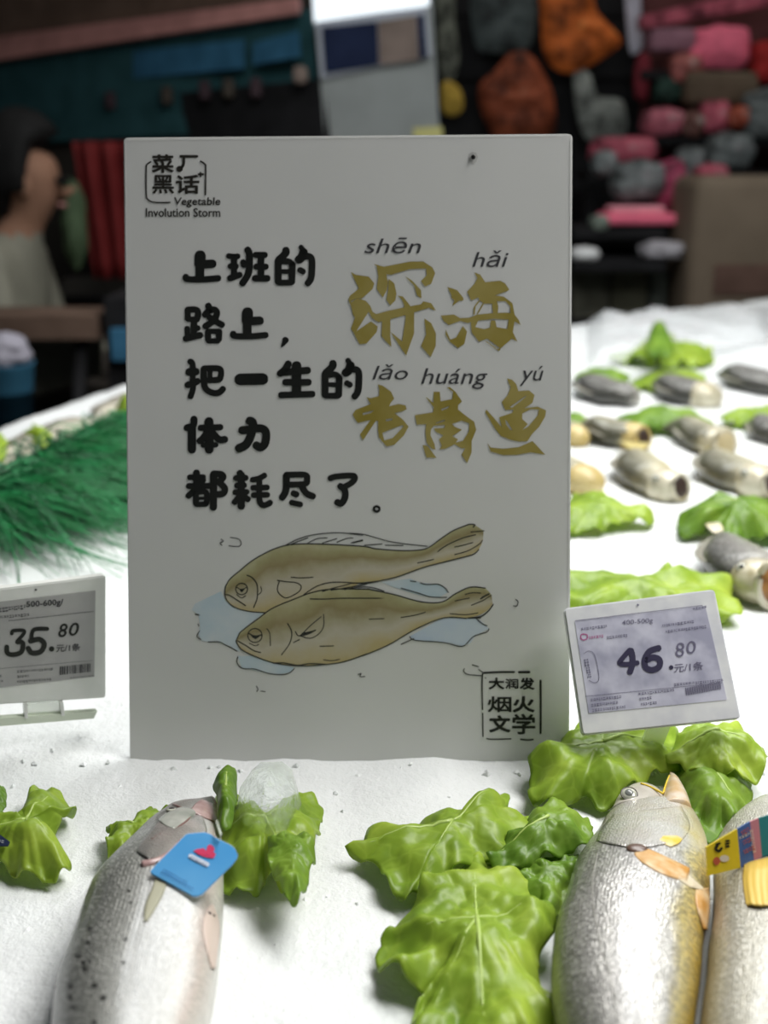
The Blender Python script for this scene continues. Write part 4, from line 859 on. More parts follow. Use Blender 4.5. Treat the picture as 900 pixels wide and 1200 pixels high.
def rear_fish(label, line, wmax, T, kind, mouth=0, headm=None, tail=True, eyes=True, group='croakers in the rear rows', lift=0.0, flip=1, cav=None):
    """line: pixel path tail -> head on the ice; widths in metres"""
    T *= 0.74; wmax *= 0.93
    P = [G(p[0], p[1], 0.0) for p in catmull(pts(line), 8)]
    n = 36; R_ = []; L_ = [0]
    for a, b in zip(P, P[1:]): L_.append(L_[-1] + (b - a).length)
    for i in range(n):
        s = L_[-1] * i / (n - 1); j = 0
        while j < len(P) - 2 and L_[j + 1] < s: j += 1
        t = (s - L_[j]) / max(L_[j + 1] - L_[j], 1e-9); R_.append(P[j].lerp(P[j + 1], t))
    prof = lambda s: (0.17 + 0.83 * math.sin(min(s / 0.66, 1) * math.pi / 2) ** (2.4 if tail else 1.4)) * (1 if s < 0.72 else math.cos((s - 0.72) / 0.28 * 1.10))
    Ls = []; Rs = []
    for i in range(n):
        t = (R_[min(i + 1, n - 1)] - R_[max(i - 1, 0)]).normalized(); nn = V((-t.y, t.x, 0)) * flip; hw = wmax / 2 * prof(i / (n - 1)); zz = V((0, 0, T * 0.42 + lift + ice_z(R_[i].x, R_[i].y)))
        Ls.append(R_[i] + nn * hw + zz); Rs.append(R_[i] - nn * hw + zz)      # left = back, right = belly
    c = R_[n // 2]; root = thing('croaker', (c.x, c.y, IZ), label, 'fish', group)
    # loft runs head -> tail
    Lr = Ls[::-1]; Rr = Rs[::-1]
    loft('body', Lr, Rr, T, M_rear[kind], root, 0.62, 0.25, 0.55 if tail else 0.35, nc=20, low=0.45)
    t = (R_[-1] - R_[-3]).normalized(); hc = (Ls[-1] + Rs[-1]) / 2
    side = V((-t.y, t.x, 0)) * flip
    if headm:
        bm = bmesh.new(); bmesh.ops.create_uvsphere(bm, u_segments=20, v_segments=14, radius=1)
        M_ = Matrix((( t.x, side.x, 0), (t.y, side.y, 0), (0, 0, 1))).to_4x4()
        bmesh.ops.scale(bm, vec=(wmax * 0.46, wmax * 0.40, T * 0.90), verts=bm.verts); bmesh.ops.transform(bm, matrix=M_, verts=bm.verts); bmesh.ops.translate(bm, verts=bm.verts, vec=hc - t * wmax * 0.16 + V((0, 0, T * 0.10)))
        bm_obj('head', bm, headm, root, True)
    if mouth:
        r = wmax * mouth; d = (t * 0.45 + V((0.15, -0.8, 0.30))).normalized(); mc = hc - t * wmax * 0.16 + V((0, 0, T * 0.10)) + d * wmax * 0.41; q = d.to_track_quat('Z', 'Y').to_matrix().to_4x4()
        P2 = [mc + q.to_3x3() @ V((math.cos(a) * r * 0.85, math.sin(a) * r * 1.15, 0)) for a in [2 * math.pi * k / 20 for k in range(21)]]
        A = tube(P2, r * 0.22, 7, False); lip = mesh('lip', A[0], A[1], headm or M_headw, root, True)
        bm = bmesh.new(); bmesh.ops.create_uvsphere(bm, u_segments=16, v_segments=8, radius=1); bmesh.ops.scale(bm, vec=(r * .85, r * 1.12, r * 0.30), verts=bm.verts); bmesh.ops.transform(bm, matrix=q, verts=bm.verts); bmesh.ops.translate(bm, verts=bm.verts, vec=mc); bm_obj('mouth', bm, cav or M_dark, root, True, label='open mouth')
    if eyes:
        up = (side * 0.30 + V((0, -0.55, 0.8))).normalized(); e0 = hc - t * wmax * 0.30 + side * wmax * 0.16 + V((0, 0, T * 0.10)); eye(root, e0 + up * T * 0.82, wmax * 0.075, up)
    if tail:
        a = R_[0]; td = (R_[0] - R_[2]).normalized(); sd = V((-td.y, td.x, 0)); w_ = wmax * 0.11; z0 = V((0, 0, T * 0.42 + lift))
        fin('tail_fin', root, a + sd * w_ + z0, a - sd * w_ + z0, a + td * wmax * 0.7 + sd * wmax * 0.42 + z0, a + td * wmax * 0.7 - sd * wmax * 0.42 + z0, 0, M_finp if kind != 'y' else M_tail, n=8, lift=0, bulge=0.002)
        # dorsal fin along the back
    V_ = []; F_ = []
    for i in range(6, n - 12):
        s = (i - 6) / (n - 18); e = (Ls[i] - Rs[i]).normalized(); V_ += [Ls[i] - e * 0.002 + V((0, 0, T * .3)), Ls[i] + e * wmax * 0.13 * math.sin(math.pi * s) ** 0.6 * (0.8 + 0.2 * math.cos(i * 2.4)) + V((0, 0, T * .3))]
    for i in range(len(V_) // 2 - 1): F_.append((2 * i, 2 * i + 1, 2 * i + 3, 2 * i + 2))
    o = mesh('dorsal_fin', V_, F_, M_find, root, False); md = o.modifiers.new('thickness', 'SOLIDIFY'); md.thickness = 0.0008
    return root
M_tail = mat('tail_yellow', (0.50, 0.42, 0.16), 0.4); M_find = mat('fin_grey', (0.22, 0.21, 0.17), 0.4)
M_cav = noisy('mouth_ochre', (0.06, 0.02, 0.01), (0.42, 0.20, 0.05), 70, 0.4)
rear_fish('silver croaker with raised tail and ochre open mouth behind the tag reading 46.80', "843,640 846,654 856,670 873,686 893,703", 0.052, 0.022, 'g', 0.26, M_headw, lift=0.003, flip=-1, cav=M_cav)
rear_fish('yellow-headed croaker with a black open mouth, third row, second from the sign', "744,537 743,552 750,566 768,578 789,584", 0.050, 0.024, 'y', 0.20, M_headw, flip=-1)
rear_fish('croaker with a pale head and black mouth at the right frame edge, third row', "838,540 836,552 846,563 868,574 893,583", 0.052, 0.025, 'y', 0.18, M_headw, flip=-1)
rear_fish('yellow croaker head emerging from behind the sign, third row', "636,546 642,556 656,566 676,574 690,578", 0.048, 0.023, 'y', 0, M_heady, eyes=False, flip=-1)
rear_fish('croaker with a dark back and a dark open mouth, second row next to the sign', "672,512 690,512 710,515 730,519 748,523", 0.046, 0.024, 'y', 0.22, M_heady, tail=False, flip=-1)
rear_fish('croaker with a big pale round mouth, middle of the second row', "775,510 788,512 804,516 824,524 842,534", 0.048, 0.025, 'y', 0.28, M_headw, tail=False, flip=-1, cav=mat('mouth_tan', (0.45, 0.38, 0.22), 0.4))
rear_fish('dark croaker cut by the right frame edge, second row', "872,506 884,508 900,514 920,522", 0.048, 0.024, 'g', 0, None, tail=False, eyes=False, flip=-1)
rear_fish('yellow fish snout just past the sign edge, second row', "640,508 650,510 664,514 678,519", 0.038, 0.020, 'y', 0, M_heady, tail=False, eyes=False, flip=-1)
rear_fish('grey croaker in the first row, nearest the sign', "668,458 682,461 702,468 726,474 742,478", 0.058, 0.027, 'g', 0, None, tail=False, eyes=False, flip=-1)
rear_fish('grey croaker with a whitish head, middle of the first row', "762,462 776,465 794,469 814,473 830,476", 0.058, 0.028, 'g', 0, M_headw, tail=False, eyes=False, flip=-1)
rear_fish('brownish croaker at the right frame edge, first row', "840,452 854,455 872,459 894,463 912,466", 0.058, 0.027, 'g', 0, None, tail=False, eyes=False, flip=-1)
rear_fish('tan fish back showing above the garland, left of the pale leaf tip', "-2,552 14,541 34,530 52,522 66,516", 0.047, 0.015, 't', 0, None, tail=False, eyes=False, group='tan fish behind the garland')
rear_fish('tan fish back above the garland, halfway to the sign', "52,520 64,514 80,507 96,502 108,500", 0.043, 0.014, 't', 0, None, tail=False, eyes=False, group='tan fish behind the garland')
rear_fish('tan fish back above the garland beside the sign edge', "112,494 124,487 138,481 156,476 170,473", 0.051, 0.017, 't', 0, None, tail=False, eyes=False, group='tan fish behind the garland')

# lump of clear crushed ice on the lettuce
bm = bmesh.new(); rr = random.Random(9); pc = [G(x, y, 0.024) for x, y in ((276, 921), (292, 908), (312, 903), (332, 905), (347, 912), (354, 928), (338, 946), (320, 962), (303, 958), (288, 944))]
for p in pc:
    for dz in (-0.010, 0.001, 0.007): bm.verts.new(p.lerp(sum(pc, V()) / len(pc), 0.0 if dz < 0.004 else 0.35) + V((rr.uniform(-.003, .003), rr.uniform(-.003, .003), dz + rr.uniform(-.003, .003))))
bmesh.ops.convex_hull(bm, input=bm.verts[:]); bmesh.ops.delete(bm, geom=[v for v in bm.verts if not v.link_faces], context='VERTS')
M_iceblock = mat('clear_ice', (0.88, 0.95, 0.92), 0.18, 0, Transmission_Weight=0.75, IOR=1.25, Alpha=0.5)
bump(M_iceblock, noise_tex(M_iceblock, coords(M_iceblock), 260, 3), 0.8, 0.002)
o = bm_obj('ice_lump', bm, M_iceblock, org=tuple(G(318, 935, 0.014))); prop(o, 'glassy lump of melting ice resting on the lettuce right of the bass', 'ice')

# ================================================================== GREEN STRINGY GARLAND
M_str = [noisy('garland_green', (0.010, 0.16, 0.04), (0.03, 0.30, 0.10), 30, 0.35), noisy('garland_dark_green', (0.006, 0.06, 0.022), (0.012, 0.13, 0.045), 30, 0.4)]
stem_px = [(-60, 600, .028), (-20, 578, .03), (10, 556, .034), (35, 541, .036), (61, 527, .040), (90, 512, .042), (120, 500, .042), (150, 492, .042), (190, 482, .04)]
SPN = [G(*p) for p in stem_px]; SPN = [V(p) for p in catmull(SPN, 6)]
gar = thing('green_garland', (SPN[20].x, SPN[20].y, IZ), 'long bushy garland of green stringy fronds lying on the ice left of the sign', 'garland')
A = tube(SPN, 0.0032, 7); mesh('stem', A[0], A[1], noisy('garland_stem', (0.03, 0.028, 0.015), (0.07, 0.05, 0.025), 50, 0.6), gar, True)
rr = random.Random(11)
for part in range(2):
    vs = []; fs = []
    for _ in range(1500 if part == 0 else 1000):
        u = rr.random() * (len(SPN) - 1); i = int(u); b = SPN[i].lerp(SPN[min(i + 1, len(SPN) - 1)], u - i)
        tt = (SPN[min(i + 1, len(SPN) - 1)] - SPN[max(i - 1, 0)]).normalized()
        away = rr.random() < 0.07
        ang = rr.gauss(-0.1, 0.55); sd = V((tt.y, -tt.x, 0)) * (1 if not away else -0.45)      # towards the camera
        d = (sd * math.cos(ang) + tt * math.sin(ang) * 0.9); ln = rr.uniform(0.07, 0.20) * (1.05 - 0.62 * min(1, max(0, (u / len(SPN) - 0.35) / 0.5))) * (0.9 if part == 0 else 0.7); hh = rr.uniform(0.0, 0.032); cur = rr.gauss(0, 0.05); n = 9; pl = []
        for k in range(n + 1):
            s = k / n; p = b + d * ln * s + tt * cur * s * s + tt * ln * 0.42 * s * s; zf = 0.003 + ice_z(p.x, p.y)
            z = (b.z - IZ) * (1 - s) ** 1.4 + hh * math.sin(math.pi * s) + zf * s + rr.uniform(0, .002); p.z = IZ + max(z, zf); pl.append(p)
        r = rr.uniform(0.0006, 0.00115); g_ = tube(pl, [r * (1 - 0.75 * k / n) for k in range(n + 1)], 3, False); o_ = len(vs); vs += g_[0]; fs += [tuple(q + o_ for q in f) for f in g_[1]]
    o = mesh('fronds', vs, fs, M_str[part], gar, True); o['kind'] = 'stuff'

# ================================================================== THE HALL BEHIND
def pslab(name, px, m, parent=None, Y=3.0, thick=0.04, org=None, bev=0.0, label=None):
    """a board whose face runs through four pixels at distances Y (one or four), going back by thick"""
    Ys = Y if isinstance(Y, (list, tuple)) else [Y] * len(px); bm = bmesh.new()
    f = bm.faces.new([bm.verts.new(at(x, y, q)) for (x, y), q in zip(px, Ys)]); r = bmesh.ops.extrude_face_region(bm, geom=[f])
    bmesh.ops.translate(bm, verts=[v for v in r['geom'] if isinstance(v, bmesh.types.BMVert)], vec=(0, thick, 0)); bmesh.ops.recalc_face_normals(bm, faces=bm.faces)
    if bev: bmesh.ops.bevel(bm, geom=bm.edges[:], offset=bev, segments=3, affect='EDGES')
    return bm_obj(name, bm, m, parent, bool(bev), org=org, label=label)
def rect(x0, y0, x1, y1): return [(x0, y0), (x1, y0), (x1, y1), (x0, y1)]
def zat(y, Y): return at(450, y, Y).z
def struct(o): o['kind'] = 'structure'; return o
struct(bm_obj('floor', box((0.5, 3.0, -0.025), (9, 9, 0.05)), noisy('hall_floor', (0.10, 0.10, 0.095), (0.13, 0.13, 0.12), 3, 0.35), org=(0.5, 3, 0)))
struct(bm_obj('wall_back', box((0.5, 5.6, 1.75), (9, 0.1, 3.5)), noisy('hall_wall', (0.045, 0.04, 0.035), (0.07, 0.06, 0.05), 2, 0.7), org=(0.5, 5.6, 0)))
dk = lambda n, c, v=1.35, s=14: noisy(n, c, tuple(min(1, q * v + 0.003) for q in c), s, 0.7, 0, 0, Specular_IOR_Level=0.15)
M_black = dk('matt_black', (0.010, 0.010, 0.011)); M_wood = dk('dark_brown_board', (0.10, 0.065, 0.048)); M_pinkb = dk('faded_pink_board', (0.40, 0.19, 0.17))
M_teal = dk('dark_teal_board', (0.02, 0.065, 0.072)); M_blue = dk('deep_blue_panel', (0.03, 0.11, 0.19)); M_red = dk('dark_red_cloth', (0.12, 0.012, 0.012))
M_grey = dk('column_grey', (0.20, 0.215, 0.21), 1.1); M_navy = dk('navy_print_panel', (0.003, 0.008, 0.03)); M_brown = dk('brown_print_panel', (0.13, 0.10, 0.085))
def patchy(name, c, pale=(0.4, 0.36, 0.34), sc=13):
    '''foil or print with blotches of darker and paler colour'''
    m = mat(name, c, 0.6, 0, Specular_IOR_Level=0.2); f = noise_tex(m, coords(m), sc, 4, 0.65)
    lk(m, ramp(m, f, [(0.34, tuple(q * 0.12 for q in c)), (0.43, tuple(q * 0.55 for q in c)), (0.50, c), (0.60, tuple(min(1, q * 1.35) for q in c)), (0.68, pale)]), bsdf(m).inputs['Base Color']); return m
M_or = patchy('orange_foil', (0.55, 0.13, 0.025), (0.45, 0.28, 0.08)); M_or2 = patchy('brown_orange_foil', (0.27, 0.065, 0.028), (0.36, 0.16, 0.10)); M_pk = dk('pink_foil', (0.80, 0.16, 0.25), 1.2, 20); M_pk2 = patchy('dull_pink', (0.42, 0.09, 0.13), (0.40, 0.26, 0.27))
M_gy = patchy('grey_plush', (0.15, 0.17, 0.17), (0.26, 0.24, 0.25)); M_tan = dk('tan_board', (0.135, 0.105, 0.075), 1.25, 6); M_olive = dk('olive_grey', (0.08, 0.08, 0.062), 1.6, 20); M_whi = dk('off_white', (0.62, 0.63, 0.63), 1.15); M_mauve = dk('mauve', (0.26, 0.13, 0.17), 1.3)
# market stall on the left
YL, YR = 3.4, 2.75
def sY(x): return YL + (YR - YL) * x / 365.0
def sq(px): return [sY(p[0]) for p in px]
st = thing('market_stall', (at(180, 200, 3.08).x, 3.2, 0), 'dark stall on the left with a brown top board, pinkish ledge and teal panels', 'stall')
for nm, px, m, th, off in (('top_board', [(-180, -60), (352, -70), (352, 0), (-180, 68)], M_wood, .05, 0), ('ledge', [(-180, 66), (350, -3), (350, 15), (-180, 98)], M_pinkb, .08, -.03),
        ('back_board', [(-180, 96), (365, 10), (378, 150), (-180, 178)], M_teal, .04, .02), ('blue_panel', [(24, 78), (108, 72), (108, 103), (24, 108)], M_blue, .02, -.05), ('blue_panel', [(156, 60), (286, 46), (286, 80), (156, 92)], M_blue, .02, -.05), ('blue_panel', [(296, 50), (350, 36), (352, 66), (296, 76)], M_blue, .02, -.05),
        ('dark_shelf', [(118, 118), (380, 92), (388, 170), (118, 178)], M_black, .06, -.02), ('divider', [(128, 62), (142, 60), (146, 118), (132, 120)], M_teal, .05, -.02), ('lower_panel', [(-180, 176), (392, 150), (392, 330), (-180, 330)], dk('deep_brown_back', (0.028, 0.024, 0.02)), .04, .06), ('sill', [(74, 326), (200, 322), (200, 340), (74, 346)], dk('dull_sill', (0.13, 0.115, 0.10)), .20, -.05)):
    pslab(nm, px, m, st, [q + off for q in sq(px)], th)
for x in (-170, 150, 384):                                # posts down to the floor
    a = at(x, 200, sY(x) + .12); bm_obj('post', box((a.x, a.y, 0.72), (.05, .05, 1.44)), M_black, st)
a = at(108, 345, 3.15); bm_obj('counter_base', box((at(60, 300, 3.2).x, 3.42, 0.40), (1.3, .3, 0.80)), M_black, st)
for k, (x, y) in enumerate(((130, 118), (196, 112), (240, 106), (268, 104), (300, 103))):
    o = bm_obj('jar', box(at(x, y, sY(x) - .06), (.028, .028, .045), bev=.008), (dk('dim_jar_brown', (0.035, 0.028, 0.022)) if k % 2 else dk('dim_jar', (0.030, 0.018, 0.022))), org=tuple(at(x, y, sY(x) - .06))); prop(o, ('leftmost', 'second from left', 'middle', 'fourth from left', 'rightmost')[k] + ' of the small dim jars on the dark stall shelf', 'jar', 'jars on the stall shelf')
o = bm_obj('orange_package', box(at(352, 88, 2.72), (.035, .03, .04), bev=.012), M_brown, org=tuple(at(352, 88, 2.72))); prop(o, 'small dull brown package at the right end of the stall shelf', 'package')
# red cloth with folds
vs = []; fs = []; n = 40
for i in range(n + 1):
    u = i / n
    for j in range(9):
        v = j / 8; xl = 84 + 26 * v; x = xl + (215 - xl) * u; y = 166 + (326 - 166) * v; p = at(x, y, 2.86); p.y += 0.018 * math.sin(u * 34); vs.append(p)
for i in range(n):
    for j in range(8): q = i * 9 + j; fs.append((q, q + 9, q + 10, q + 1))
o = mesh('red_cloth', vs, fs, M_red, None, True, org=tuple(at(150, 240, 2.86))); md = o.modifiers.new('t', 'SOLIDIFY'); md.thickness = 0.004; prop(o, 'dark red folded cloth hanging behind the upper left edge of the sign', 'cloth')
# seated person at the far left
def limb_mesh(name, chain, m, parent, sub=2):
    """chain: list of (point, radius, parent index)"""
    me = bpy.data.meshes.new(name); b = base(parent) if parent else V((0, 0, 0))
    me.from_pydata([tuple(V(c[0]) - b) for c in chain], [(c[2], i) for i, c in enumerate(chain) if c[2] is not None], [])
    o = bpy.data.objects.new(name, me); COL.objects.link(o)
    if parent: o.parent = parent
    sk = o.modifiers.new('skin', 'SKIN'); sk.use_smooth_shade = True
    for i, c in enumerate(chain):
        r = c[1] if isinstance(c[1], tuple) else (c[1], c[1]); me.skin_vertices[0].data[i].radius = r
    me.skin_vertices[0].data[0].use_root = True
    sb = o.modifiers.new('sub', 'SUBSURF'); sb.levels = sub; sb.render_levels = sub
    bpy.context.view_layer.update(); m2 = bpy.data.meshes.new_from_object(o.evaluated_get(bpy.context.evaluated_depsgraph_get())); o.modifiers.clear(); o.data = m2; m2.materials.clear(); m2.materials.append(m)
    for p in m2.polygons: p.use_smooth = True
    return o
PY = 2.62; px0 = at(8, 400, PY); hd = at(44, 218, PY); nk = at(28, 268, PY); X0 = px0.x
person = thing('person', (X0, PY, 0), 'person with black hair in a beige top sitting side-on at the far left', 'person')
M_skin = dk('skin', (0.24, 0.13, 0.085), 1.2); M_hair = dk('black_hair', (0.006, 0.006, 0.006)); M_beige = dk('beige_cloth', (0.20, 0.195, 0.155), 1.2); M_trs = dk('dark_trousers', (0.05, 0.042, 0.035))
pz = px0.z - 0.03
Hd = (hd.x, PY, hd.z); Sh = V((X0 + .02, PY, nk.z - .035))
body = limb_mesh('body', [((X0, PY, pz), (.145, .12), None), ((X0 - .005, PY, pz + .16), (.135, .11), 0), (tuple(Sh - V((0, 0, .06))), (.125, .10), 1), ((nk.x - .01, PY, nk.z - .01), .05, 2), ((nk.x + .01, PY, nk.z + .03), .046, 3), ((hd.x - .012, PY, hd.z - .03), (.062, .060), 4), ((hd.x - .014, PY, hd.z + .03), (.078, .074), 5), ((hd.x - .01, PY, hd.z + .085), (.055, .052), 6),
    (tuple(Sh + V((0, -.15, -.03))), .05, 2), (tuple(Sh + V((.05, -.19, -.24))), .040, 8), (tuple(Sh + V((.22, -.15, -.31))), .030, 9), (tuple(Sh + V((.29, -.13, -.30))), .026, 10),
    (tuple(Sh + V((0, .15, -.03))), .05, 2), (tuple(Sh + V((.05, .19, -.24))), .040, 12), (tuple(Sh + V((.22, .12, -.31))), .030, 13), (tuple(Sh + V((.29, .09, -.30))), .026, 14),
    ((X0 + .03, PY - .09, pz - .03), .085, 0), ((X0 + .40, PY - .10, pz - .02), .062, 16), ((X0 + .36, PY - .10, .30), .045, 17), ((X0 + .34, PY - .10, .06), .034, 18), ((X0 + .46, PY - .10, .035), .03, 19),
    ((X0 + .03, PY + .09, pz - .03), .085, 0), ((X0 + .40, PY + .10, pz - .02), .062, 21), ((X0 + .36, PY + .10, .30), .045, 22), ((X0 + .34, PY + .10, .06), .034, 23), ((X0 + .46, PY + .10, .035), .03, 24)], M_beige, person)
body.data.materials.append(M_skin); body.data.materials.append(M_trs)
for p in body.data.polygons:
    c = p.center + body.location + person.location
    if c.z > nk.z - .012 or (c.x > Sh.x + .235 and c.z > pz + .05): p.material_index = 1
    elif c.z < pz + 0.03 and (c.x > X0 + .1 or c.z < pz - .09): p.material_index = 2
bm = bmesh.new(); bmesh.ops.create_uvsphere(bm, u_segments=24, v_segments=16, radius=1)
for v in bm.verts:                                       # hair: full cap, longer at the nape, open at the face
    if v.co.x > 0.35 and v.co.z < 0.45: v.co.x = 0.35 - 0.15 * (0.45 - v.co.z)
    if v.co.z < -0.45 and v.co.x > -0.2: v.co.z = -0.45
    k = 1 + 0.05 * noise.noise(v.co * 4); v.co = V((v.co.x * .105 * k, v.co.y * .092 * k, v.co.z * .125 * k))
bmesh.ops.translate(bm, verts=bm.verts, vec=(hd.x - .030, PY, hd.z + .045)); bm_obj('hair', bm, M_hair, person, True)
for s in (-1, 1):
    bm = bmesh.new(); bmesh.ops.create_uvsphere(bm, u_segments=10, v_segments=8, radius=.009); bmesh.ops.translate(bm, verts=bm.verts, vec=(hd.x + .058, PY + s * .028, hd.z + .012)); bm_obj('eye', bm, M_hair, person, True)
    bm = bmesh.new(); bmesh.ops.create_uvsphere(bm, u_segments=10, v_segments=8, radius=.018); bmesh.ops.scale(bm, vec=(.8, .35, 1.3), verts=bm.verts); bmesh.ops.translate(bm, verts=bm.verts, vec=(hd.x - .005, PY + s * .074, hd.z)); bm_obj('ear', bm, M_skin, person, True)
bm = bmesh.new(); bmesh.ops.create_cone(bm, segments=8, radius1=.014, radius2=.005, depth=.036, cap_ends=True); bmesh.ops.rotate(bm, verts=bm.verts, matrix=Matrix.Rotation(R(65), 3, 'Y')); bmesh.ops.translate(bm, verts=bm.verts, vec=(hd.x + .068, PY, hd.z - .012)); bm_obj('nose', bm, M_skin, person, True)
A = tube([(hd.x + .050, PY - .02, hd.z - .040), (hd.x + .060, PY, hd.z - .042), (hd.x + .050, PY + .02, hd.z - .040)], .005, 6); mesh('mouth', A[0], A[1], M_pinkb, person, True)
# stool, low table, bucket, bag
sto = thing('stool', (X0, PY, 0), 'dark stool under the seated person at the far left', 'stool')
bm_obj('seat', box((X0, PY, pz - .155), (.34, .34, .04), bev=.01), M_black, sto)
for sx in (-1, 1):
    for sy in (-1, 1): bm_obj('leg', box((X0 + sx * .14, PY + sy * .14, (pz - .17) / 2), (.03, .03, pz - .17)), M_black, sto)
Y1 = 2.15; tz = zat(372, Y1); ttx0 = at(-40, 372, Y1).x; ttx1 = at(112, 372, Y1).x
tab = thing('side_table', ((ttx0 + ttx1) / 2, Y1, 0), 'narrow brown table in front of the seated person, lower left background', 'table')
bm_obj('tabletop', box(((ttx0 + ttx1) / 2, Y1 + .08, tz - .02), (ttx1 - ttx0, .16, .045)), M_wood, tab)
for x in (ttx0 + .02, ttx1 - .04): A = tube([(x, Y1 + .04, tz - .03), (x - .10, Y1 + .04, 0)], .014, 8); mesh('leg', A[0], A[1], M_black, tab, True)
Y2 = 1.95; bz = zat(425, Y2); bx = at(4, 430, Y2).x
bk = thing('bucket', (bx, Y2, bz - .16), 'dark blue bucket at the far left behind the ice, topped by a pale bundle', 'bucket')
vs = []; fs = []; prof = [(.036, 0), (.044, .08), (.052, .155), (.055, .16), (.050, .16), (.042, .02), (0.001, .02)]
for r_, z in prof:
    for k in range(24): vs.append((bx + r_ * math.cos(k * math.pi / 12), Y2 + r_ * math.sin(k * math.pi / 12), bz - .16 + z))
for i in range(len(prof) - 1):
    for k in range(24): fs.append((i * 24 + k, i * 24 + (k + 1) % 24, (i + 1) * 24 + (k + 1) % 24, (i + 1) * 24 + k))
mesh('shell', vs, fs, dk('bucket_blue', (0.02, 0.08, 0.13)), bk, True)
pb = thing('low_bench', (bx + .05, Y2, 0), 'dark bench under the blue bucket, hidden low at the left', 'bench')
bm_obj('top', box((bx + .04, Y2, bz - .18), (.40, .22, .04)), M_black, pb)
for x in (-.12, .20): bm_obj('leg', box((bx + x, Y2, (bz - .20) / 2), (.04, .18, bz - .20)), M_black, pb)
def blob(name, c, s, m, label, cat, group=None, seed=1, amp=0.18, fr=2.2, box_=0.0):
    bm = bmesh.new(); bmesh.ops.create_icosphere(bm, subdivisions=4, radius=1)
    for v in bm.verts:
        d = v.co.copy()
        if box_: mx = max(abs(d.x), abs(d.y), abs(d.z)); d = d.lerp(d / mx, box_)
        k = 1 + amp * noise.noise(v.co * fr + V((seed * 5.3, 0, 0))); v.co = V((d.x * s[0] * k, d.y * s[1] * k, d.z * s[2] * k))
    bmesh.ops.translate(bm, verts=bm.verts, vec=c); o = bm_obj(name, bm, m, org=tuple(c), smooth=True); return prop(o, label, cat, group)
blob('cloth_bundle', V((bx + .005, Y2, bz + .018)), (.045, .042, .034), dk('pale_lilac_cloth', (0.26, 0.25, 0.29)), 'pale lilac bundle lying on top of the blue bucket', 'bundle')
Y3 = 2.15; cx = at(138, 400, Y3)
cr = thing('dark_crate', (cx.x, Y3, 0), 'black crate stack with a dark blue side, just left of the sign behind the ice', 'crate')
bm_obj('crate', box((cx.x + .04, Y3 + .1, zat(350, Y3) / 2), (.13, .18, zat(350, Y3))), M_black, cr); bm_obj('side_panel', box((cx.x + .02, Y3 - .0, zat(403, Y3)), (.06, .03, .06)), M_blue, cr)
pslab('stand_sheet', [(28, 384), (118, 378), (118, 440), (20, 470)], dk('dull_grey_sheet', (0.10, 0.10, 0.08)), None, 2.34, .02, org=tuple(at(70, 420, 2.34)))
prop(bpy.data.objects['stand_sheet'], 'dull grey board behind the slanted table leg, lower left background', 'board')
blob('green_sack', at(87, 262, 2.75), (.030, .04, .105), dk('dull_green', (0.055, 0.085, 0.045)), 'slim dull green sack standing between the person and the red cloth', 'sack', seed=4)
blob('pink_bag', at(-2, 203, 2.95), (.035, .03, .045), M_pinkb, 'small pink bag at the far left edge above the seated person', 'bag', seed=5)
# grey column with screens
YC = 2.7
colm = thing('display_column', (at(455, 300, YC).x, YC + .1, 0), 'grey column behind the sign with white lit head and navy and brown screen', 'column')
zb = lambda x: [at(x, 420, YC)]
pslab('shaft', [(366, -10), (504, -40), (530, 420), (404, 420)], M_grey, colm, YC, .22)
bm_obj('plinth', box((at(468, 420, YC).x, YC + .12, at(450, 420, YC).z / 2), (.30, .26, at(450, 420, YC).z)), M_grey, colm)
M_lit = mat('lit_head', (0.8, 0.85, 0.88), 0.4); bsdf(M_lit).inputs['Emission Color'].default_value = (0.85, 0.93, 1, 1); bsdf(M_lit).inputs['Emission Strength'].default_value = 0.75
pslab('lit_head', [(362, -70), (502, -90), (503, 6), (368, 26)], M_lit, colm, YC - .015, .2)
pslab('screen_frame', [(370, 24), (500, 8), (506, 66), (376, 92)], dk('frame_grey', (0.30, 0.32, 0.36), 1.1), colm, YC - .012, .012)
pslab('navy_screen', [(377, 32), (442, 25), (444, 76), (381, 86)], M_navy, colm, YC - .018, .012)
pslab('brown_screen', [(443, 25), (488, 18), (491, 70), (445, 76)], M_brown, colm, YC - .018, .012)
pslab('navy_edge', [(489, 18), (497, 16), (501, 66), (492, 70)], M_navy, colm, YC - .018, .012)
pslab('small_label', [(484, 150), (518, 148), (519, 162), (485, 164)], dk('label_olive', (0.42, 0.40, 0.16)), colm, YC - .006, .006)
